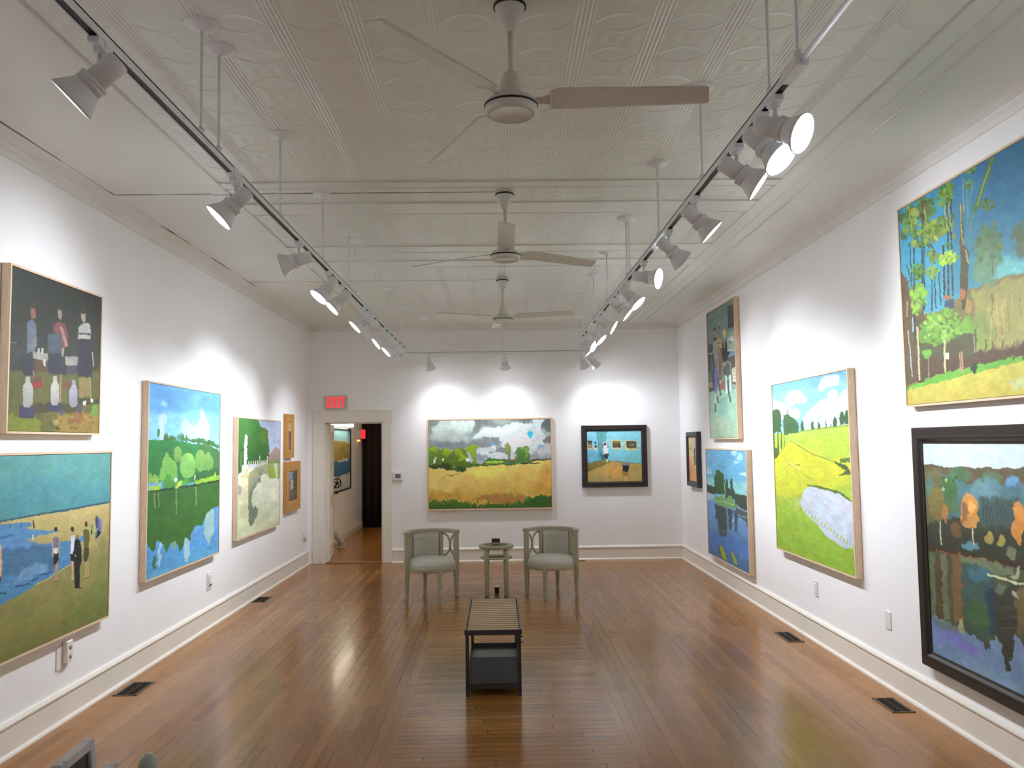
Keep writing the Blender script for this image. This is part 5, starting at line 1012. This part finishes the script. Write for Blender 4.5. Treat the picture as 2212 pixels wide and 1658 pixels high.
fan('cream ceiling fan farthest down the room', 8.75, 3.035, (-19, 96, 207))

# ------------------------------------------------------------------ chairs
def make_chair(label, x, y, rz):
    t = thing('barrel_chair', label, 'chair', (x, y, 0), rz, 'barrel chairs either side of the table')
    R0 = .292
    def arc(a0, a1, n, r): return [(r * math.cos(math.radians(a0 + (a1 - a0) * i / n)), r * math.sin(math.radians(a0 + (a1 - a0) * i / n))) for i in range(n + 1)]
    for px, py, w in ((-R0, 0, 1), (R0, 0, 1), (0, -.268, 0), (0, .275, 0)):
        top = .708 if w else .33; m = MB(); v = []; a = math.atan2(py, px); Rm = Matrix.Rotation(a, 3, 'Z')
        secs = [(0.0, .016, .013), (.012, .017, .015), (.33, .028, .024), (top, (.024 if w else .028), (.026 if w else .024))]
        for z, hx, hy in secs:
            lean = -.012 * max(0, (.33 - z) / .33) * (1 if w else 0)
            for sx, sy in ((-1, -1), (1, -1), (1, 1), (-1, 1)):
                q = Rm @ Vector((sx * hx - lean * 0, sy * hy, 0)); v.append((px + q.x, py + q.y, z))
        f = [(0, 1, 2, 3)[::-1], tuple(12 + k for k in range(4))]
        for i in range(3):
            for k in range(4): f.append((i * 4 + k, i * 4 + (k + 1) % 4, (i + 1) * 4 + (k + 1) % 4, (i + 1) * 4 + k))
        m.raw(v, f).build('leg', M['chair_wood'], t)
    MB().lathe([(.255, .315), (.268, .315), (.272, .322), (.272, .366), (.268, .374), (.24, .374)], seg=48).build('seat_rail', M['chair_wood'], t)
    MB().lathe([(.0, .360), (.258, .360), (.266, .378), (.264, .405), (.246, .430), (.20, .450), (.12, .462), (.0, .466)], seg=48).build('seat_cushion', M['fabric'], t)
    rail = [(x_, y_, .706) for x_, y_ in arc(-7, 187, 40, R0)]
    MB().sweep(rail, [(-.028, 0), (.028, 0), (.032, .008), (.032, .036), (.026, .043), (-.026, .043), (-.032, .036), (-.032, .008)]).build('arm_rail', M['chair_wood'], t)
    # upholstered back and its two stiles
    pan = [(x_, y_, .40) for x_, y_ in arc(55, 125, 22, R0 - .006)]
    MB().sweep(pan, [(-.018, 0), (.012, 0), (.012, .30), (-.018, .30), (-.032, .26), (-.036, .15), (-.030, .04)], smooth=False).build('back_panel', M['fabric'], t)
    for a in (51, 129):
        b = math.radians(a); MB().box((R0 * math.cos(b), R0 * math.sin(b), .54), (.04, .036, .345), Matrix.Rotation(b, 3, 'Z')).build('stile', M['chair_wood'], t)
    for s in (0, 1):
        m = MB()
        for side_, a_c in ((1, 4.0), (-1, 48.0)):
            pts = []
            for i in range(17):
                u = -PI / 2 + PI * i / 16
                aa = a_c + side_ * 21.4 * math.cos(u); z = .565 + .128 * math.sin(u)
                aa = aa if s == 0 else 180 - aa; pts.append((R0 * math.cos(math.radians(aa)), R0 * math.sin(math.radians(aa)), z))
            m.tube(pts, .011, 8)
        m.build('side_fretwork', M['chair_wood'], t)
    return t
make_chair('grey barrel chair left of the side table, turned towards it', -.764, 9.385, math.radians(22))
make_chair('grey barrel chair right of the side table, turned towards it', .588, 9.434, math.radians(-19))

# ------------------------------------------------------------------ side table with what stands on and under it
t = thing('side_table', 'round two tier side table between the two barrel chairs', 'side table', (-.036, 9.60, 0))
m = MB().lathe([(.0, .520), (.190, .520), (.200, .526), (.202, .553), (.196, .560), (.150, .560), (.146, .554), (.0, .554)], seg=48); m.build('tabletop', M['chair_wood'], t)
MB().lathe([(.0, .5535), (.144, .5535), (.144, .5575), (.0, .5575)], seg=40).build('glass_inset', M['green_top'], t)
MB().lathe([(.0, .405), (.178, .405), (.184, .411), (.184, .420), (.178, .426), (.0, .426)], seg=48).build('lower_shelf', M['chair_wood'], t)
for sx in (-1, 1):
    for sy in (-1, 1): MB().lathe([(.021, 0), (.023, .006), (.027, .20), (.029, .43), (.029, .523)], (sx * .110, sy * .112, 0), (0, 0, 1), 20).build('leg', M['chair_wood'], t)
t = thing('card_holder', 'small dark card holder on the side table', 'card holder', (-.040, 9.60, .5576))
m = MB().bb(-.048, .048, -.03, .03, 0, .006).bb(-.048, .048, .022, .03, .006, .062).box((0, -.002, .050), (.092, .006, .044), Matrix.Rotation(math.radians(-20), 3, 'X')); m.build('stand', M['dark'], t)
MB().box((0, -.020, .016), (.085, .03, .018), Matrix.Rotation(math.radians(12), 3, 'X')).build('cards', M['plastic_grey'], t)
t = thing('cup', 'small dark cup with a pale rim on the floor under the side table', 'cup', (-.034, 9.66, 0))
MB().lathe([(.0, 0), (.024, 0), (.028, .06), (.0285, .066)], seg=24).build('cup_body', M['coffee'], t)
MB().lathe([(.0285, .062), (.034, .064), (.035, .078), (.031, .080), (.0, .079)], seg=24)  .build('lid', M['plastic'], t)

# ------------------------------------------------------------------ slatted bench
t = thing('slatted_bench', 'long slatted wooden bench on a dark steel frame in mid floor', 'bench', (-.05, 6.33, 0))
BX, BY, BZ = .192, .565, .448
for k in range(17):
    y = -BY + .035 + k * (2 * BY - .07) / 16
    MB().box((0, y, BZ - .008), (2 * BX - .024, .048, .016), None, 0, .003).build('slat', M['slat'], t)
m = MB()
for sx in (-1, 1): m.bb(sx * BX - .006, sx * BX + .006, -BY, BY, BZ - .032, BZ + .003)
for sy in (-1, 1): m.bb(-BX, BX, sy * BY - .006, sy * BY + .006, BZ - .034, BZ + .001)
for yy in (-.28, 0, .28): m.bb(-BX, BX, yy - .01, yy + .01, BZ - .03, BZ - .016)
m.build('top_frame', M['steel'], t)
for sx in (-1, 1):
    for sy in (-1, 1):
        l = MB().bb(sx * BX - (.024 if sx > 0 else 0), sx * BX + (.024 if sx < 0 else 0), sy * BY - (.024 if sy > 0 else 0), sy * BY + (.024 if sy < 0 else 0), 0, BZ - .012).build('leg', M['steel'], t)
        if sx > 0:
            m = MB()
            for z in (.40, .36): m.cyl((sx * BX, sy * (BY - .012), z), (sx * BX + .016, sy * (BY - .012), z), .004, None, 8)
            m.build('peg', M['dark'], l)
m = MB()
for sx in (-1, 1): m.bb(sx * (BX - .004) - .003, sx * (BX - .004) + .003, -BY, BY, .052, .092)
for sy in (-1, 1): m.bb(-BX, BX, sy * (BY - .004) - .003, sy * (BY - .004) + .003, .052, .092)
m.bb(-BX, BX, -BY, BY, .052, .058); m.build('lower_shelf', M['steel'], t)
MB().bb(-BX + .014, BX - .014, -BY + .014, .22, .058, .066, 0, .003).build('shelf_mat', M['mat'], t)

# ------------------------------------------------------------------ wall fittings
t = thing('exit_sign', 'lit red EXIT sign above the doorway', 'exit sign', (-2.404, YB, 2.262))
MB().bb(-.164, .164, -.052, -.002, 0, .196, 0, .008).build('housing', M['exit_box'], t)
m = MB(); z0, z1, th = .022, .176, .020
def bar(xa, za, xb, zb_):
    d = Vector((xb - xa, 0, zb_ - za)); L = d.length; a = math.atan2(d.z, d.x); m.box(((xa + xb) / 2, -.054, (za + zb_) / 2), (L, .006, th), Matrix.Rotation(-a, 3, 'Y'))
x = -.100
bar(x, z0, x, z1)
for z in (z0 + th / 2, (z0 + z1) / 2, z1 - th / 2): bar(x - .01, z, x + .046, z)
bar(-.034, z0, .026, z1); bar(-.034, z1, .026, z0)
bar(.056, z0, .056, z1)
bar(.112, z0, .112, z1); bar(.080, z1 - th / 2, .144, z1 - th / 2)
m.build('lettering', M['exit_red'], t)
t = thing('exit_sign', 'small exit sign with emergency lamp on the far wall beyond the doorway', 'exit sign', (-2.878, 16.9, 0))
a = on_x(781, 928, -2.84).z; b = on_x(781, 949, -2.84).z
MB().bb(.0, .06, -.14, .14, b, a, 0, .008).build('housing', M['exit_box'], t)
MB().bb(.06, .14, .06, .10, b + .02, a, 0, .004).build('lit_face', M['exit_red'], t)
MB().lathe([(.02, 0), (.026, .03), (0, .034)], (.03, -.04, b - .006), (0, 0, -1), 16).build('emergency_lamp', M['amber'], t)
t = thing('thermostat', 'white wall thermostat right of the doorway', 'thermostat', (-1.482, YB, 1.198))
MB().bb(-.072, .072, -.030, 0, 0, .122, 0, .006).build('body', M['plastic'], t)
MB().bb(-.040, .040, -.032, -.029, .034, .096, 0, .001).build('screen', M['lcd'], t)
def wall_plate(name, label, cat, x, y, z, h, w, face, extra=None):
    t = thing(name, label, cat, (x, y, z), PI / 2 if x < 0 else -PI / 2)
    MB().bb(-w / 2, w / 2, -.008, 0, 0, h, 0, .003).build('cover_plate', M['plastic'], t)
    m = MB()
    if face == 'duplex':
        for zz in (h * .30, h * .70): m.lathe([(.0, 0), (.017, 0), (.017, .004), (0, .004)], (0, -.007, zz), (0, -1, 0), 20)
        o = m.build('sockets', M['plastic'], t)
        m = MB()
        for zz in (h * .30, h * .70):
            for xx in (-.006, .006): m.bb(xx - .0012, xx + .0012, -.0118, -.0108, zz - .003, zz + .007)
        m.build('slots', M['dark'], o)
    elif face == 'rocker': m.bb(-.017, .017, -.013, -.007, h * .2, h * .8, 0, .002).build('rocker', M['plastic'], t)
    return t
t = wall_plate('power_outlet', 'white outlet with a plugged in adapter under the beach painting', 'outlet', XL, 5.405, .335, .15, .145, 'none')
MB().bb(-.010, .066, -.040, -.007, .030, .17, 0, .006).build('adapter_block', M['plastic'], t)
m = MB()
for zz in (.07, .13): m.lathe([(.0, 0), (.016, 0), (.016, .003), (0, .003)], (.03, -.040, zz), (0, -1, 0), 18)
m.build('sockets', M['plastic_grey'], t)
t = wall_plate('light_switch', 'white switch plate with a dark lower button under the lake painting', 'switch', XL, 8.085, .362, .165, .125, 'none')
MB().bb(-.034, .034, -.016, -.007, .03, .14, 0, .004).build('rocker', M['plastic'], t); MB().bb(-.022, .022, -.018, -.015, .032, .052, 0, .002).build('button', M['dark'], t)
t = wall_plate('power_outlet', 'small outlet with a plug, low in the corner beside the doorway', 'outlet', XL, 11.93, .36, .115, .075, 'none')
MB().bb(-.022, .022, -.045, -.007, .005, .05, 0, .008).build('plug', M['plastic_grey'], t)
wall_plate('wall_plate', 'slim white wall plate under the golf course painting', 'wall plate', XR, 7.10, .385, .135, .075, 'rocker')
wall_plate('wall_plate', 'blank grey white wall plate between the golf and autumn lake paintings', 'wall plate', XR, 5.795, .40, .125, .082, 'blank')

def vent(label, x, y, w, l):
    t = thing('floor_vent', label, 'floor vent', (x, y, 0), 0, 'floor vents along the walls')
    m = MB(); b = .016
    m.bb(-w / 2, w / 2, -l / 2, -l / 2 + b, 0, .005, 0, .002).bb(-w / 2, w / 2, l / 2 - b, l / 2, 0, .005, 0, .002).bb(-w / 2, -w / 2 + b, -l / 2, l / 2, 0, .005, 0, .002).bb(w / 2 - b, w / 2, -l / 2, l / 2, 0, .005, 0, .002)
    m.build('rim', M['vent'], t)
    m = MB(); n = max(4, int((l - 2 * b) / .018))
    for k in range(1, n): m.bb(-w / 2 + b, w / 2 - b, -l / 2 + b + k * (l - 2 * b) / n - .002, -l / 2 + b + k * (l - 2 * b) / n + .002, .0008, .0035)
    m.bb(-.003, .003, -l / 2 + b, l / 2 - b, .0008, .0038); m.build('grille', M['bronze'], t)
    MB().bb(-w / 2 + b, w / 2 - b, -l / 2 + b, l / 2 - b, .0002, .0008).build('duct', M['vent_hole'], t)
vent('floor vent by the left baseboard, below the beach painting', -2.645, 6.10, .165, .33)
vent('floor vent by the left baseboard, farther one near the statue painting', -2.695, 9.47, .15, .30)
vent('floor vent by the right baseboard, below the golf course painting', 2.532, 7.29, .14, .37)
vent('floor vent by the right baseboard, below the black framed lake painting', 2.548, 5.42, .145, .30)
vent('tiny floor vent against the back wall right of the right chair', 1.20, 12.08, .10, .10)

# ------------------------------------------------------------------ things beyond the doorway
t = thing('picture_light', 'bright strip lamp above the painting beyond the doorway', 'lamp', (-2.878, 0, 0))
y0, y1 = on_x(716, 915, -2.8).y, on_x(757, 915, -2.8).y
MB().bb(.0, .03, y0 - .3, y1, 2.05, 2.26, 0, .004).build('backplate', M['plastic'], t)
MB().bb(.03, .14, y0 - .3, y1, 2.06, 2.25, 0, .01).build('diffuser', plain('lit diffuser', (255, 246, 226), .4, emit=(255, 240, 214), es=9.0), t)
pw = on_y(728, 1043, 14.0); p0 = on_y(721, 1152, 14.0); p1 = on_y(738, 1172, 14.05)
t = thing('valve_pipe', 'white bent pipe with a dark spoked hand wheel beyond the open door', 'pipe', (p1.x, p1.y, 0))
c = Vector((pw.x - p1.x, pw.y - p1.y, pw.z)); R = Matrix.Rotation(math.radians(48), 3, 'Z')
rw = .078
hw = MB().tube([c + R @ Vector((rw * math.cos(k * PI / 16), 0, rw * math.sin(k * PI / 16))) for k in range(33)], .011, 8).build('hand_wheel', M['bronze'], t)
m = MB()
for k in range(5):
    a = k * 2 * PI / 5 + .3; m.tube([c, c + R @ Vector((rw * math.cos(a), 0, rw * math.sin(a)))], .008, 6)
m.lathe([(.0, -.02), (.02, -.02), (.02, .02), (0, .02)], c, R @ Vector((0, 1, 0)), 14); m.build('spokes', M['bronze'], hw)
e0 = Vector((p0.x - p1.x, -.02, p0.z))
MB().tube([c, c + Vector((-.03, 0, -.06)), Vector((-2.845 - p1.x, -.01, c.z - .16)), Vector((-2.845 - p1.x, -.02, e0.z + .2)), Vector((-2.83 - p1.x, -.02, e0.z + .08)), e0 + Vector((-.02, 0, .03))], .013, 8).build('stem', M['bronze'], t)
MB().tube([e0 + Vector((-.015, 0, .05)), e0, (-.02, 0, p1.z + .05), (0, 0, p1.z), (0, 0, .0)], .055, 14).build('pipe', M['plastic_grey'], t)
MB().lathe([(.08, 0), (.075, .02), (.058, .024)], seg=20).build('floor_collar', M['plastic_grey'], t)

# ------------------------------------------------------------------ the desk corner at the lower left, seen only by its tallest things
t = thing('desk', 'dark wooden desk at the lower left, below the frame edge', 'desk', (-1.15, 1.75, 0))
MB().bb(-.45, .50, -.42, .42, .71, .75, 0, .006).build('desktop', M['desk'], t)
for sx in (-.40, .45):
    for sy in (-.37, .37): MB().bb(sx - .03, sx + .03, sy - .03, sy + .03, 0, .71).build('leg', M['desk'], t)
def desk_frame(label, x, y, w, h, lean):
    t = thing('desk_photograph', label, 'picture frame', (x, y, .7505), PI / 2 + math.radians(3))
    rot = Matrix.Rotation(math.radians(-lean), 3, 'X'); m = MB(); fw = .025
    def tb(x0, x1, y0, y1, z0, z1, mb, mi=0):
        mb.box(rot @ Vector(((x0 + x1) / 2, (y0 + y1) / 2, (z0 + z1) / 2)), (x1 - x0, y1 - y0, z1 - z0), rot, mi, .003)
    tb(-w / 2, -w / 2 + fw, -.012, .012, 0, h, m); tb(w / 2 - fw, w / 2, -.012, .012, 0, h, m); tb(-w / 2 + fw, w / 2 - fw, -.012, .012, 0, fw, m); tb(-w / 2 + fw, w / 2 - fw, -.012, .012, h - fw, h, m)
    m.build('frame', M['grey_frame'], t)
    m = MB(); tb(-w / 2 + fw - .004, w / 2 - fw + .004, -.002, .008, fw - .004, h - fw + .004, m); m.build('photo', M['photo_dark'], t)
    m = MB(); pts = [(-.012, .0), (.022, .0), (.026, .05), (.014, .075), (.018, .10), (.008, .118), (-.006, .112), (-.010, .085), (-.018, .06)]
    m.prism([(a * w / .18, b * h / .25 + h * .28) for a, b in pts], 0, .0012, 0, lambda p: rot @ Vector((p.x, -.0035 + p.z * 0 - p.z, p.y))); m.build('pale_figure', M['photo_pale'], t)
    m = MB(); m.box((0, .055, h * .30), (.05, .006, h * .62), Matrix.Rotation(math.radians(18), 3, 'X')); m.build('strut', M['grey_frame'], t)
desk_frame('grey picture frame with a dark photograph at the lower left corner', -1.022, 2.082, .185, .252, 6)
desk_frame('plain grey frame corner just right of the photograph frame, lower left', -.896, 1.955, .14, .247, 6)
t = thing('bottle', 'rounded grey green bottle top beside the picture frames, lower left', 'bottle', (-.845, 2.03, .7502))
MB().lathe([(.0, 0), (.024, 0), (.026, .01), (.025, .12), (.0225, .225), (.019, .247), (.011, .258), (.0, .261)], seg=28).build('glazed_body', M['sage'], t)

# ------------------------------------------------------------------ camera and output
cd = bpy.data.cameras.new('camera'); cam = bpy.data.objects.new('camera', cd); COL.objects.link(cam)
cd.sensor_fit = 'HORIZONTAL'; cd.sensor_width = 36.0; cd.lens = 36.0 * F / W; cd.clip_start = .05; cd.clip_end = 60
cam.matrix_world = Matrix(((_R.x, _U.x, -_f.x, CAM.x), (_R.y, _U.y, -_f.y, CAM.y), (_R.z, _U.z, -_f.z, CAM.z), (0, 0, 0, 1)))
SC.camera = cam
w = bpy.data.worlds.new('world'); SC.world = w; w.use_nodes = True
w.node_tree.nodes['Background'].inputs[0].default_value = (.9, .92, 1, 1); w.node_tree.nodes['Background'].inputs[1].default_value = 0.0
SC.view_settings.view_transform = 'Standard'; SC.view_settings.look = 'None'; SC.view_settings.gamma = 1.0; SC.view_settings.use_curve_mapping = False
SC.view_settings.exposure = 0.12
SC.cycles.use_denoising = True; SC.cycles.denoiser = 'OPENIMAGEDENOISE'
SC.cycles.max_bounces = 14; SC.cycles.diffuse_bounces = 10; SC.cycles.glossy_bounces = 4; SC.cycles.sample_clamp_indirect = 6.0; SC.cycles.sample_clamp_direct = 0.0
SC.cycles.caustics_reflective = False; SC.cycles.caustics_refractive = False
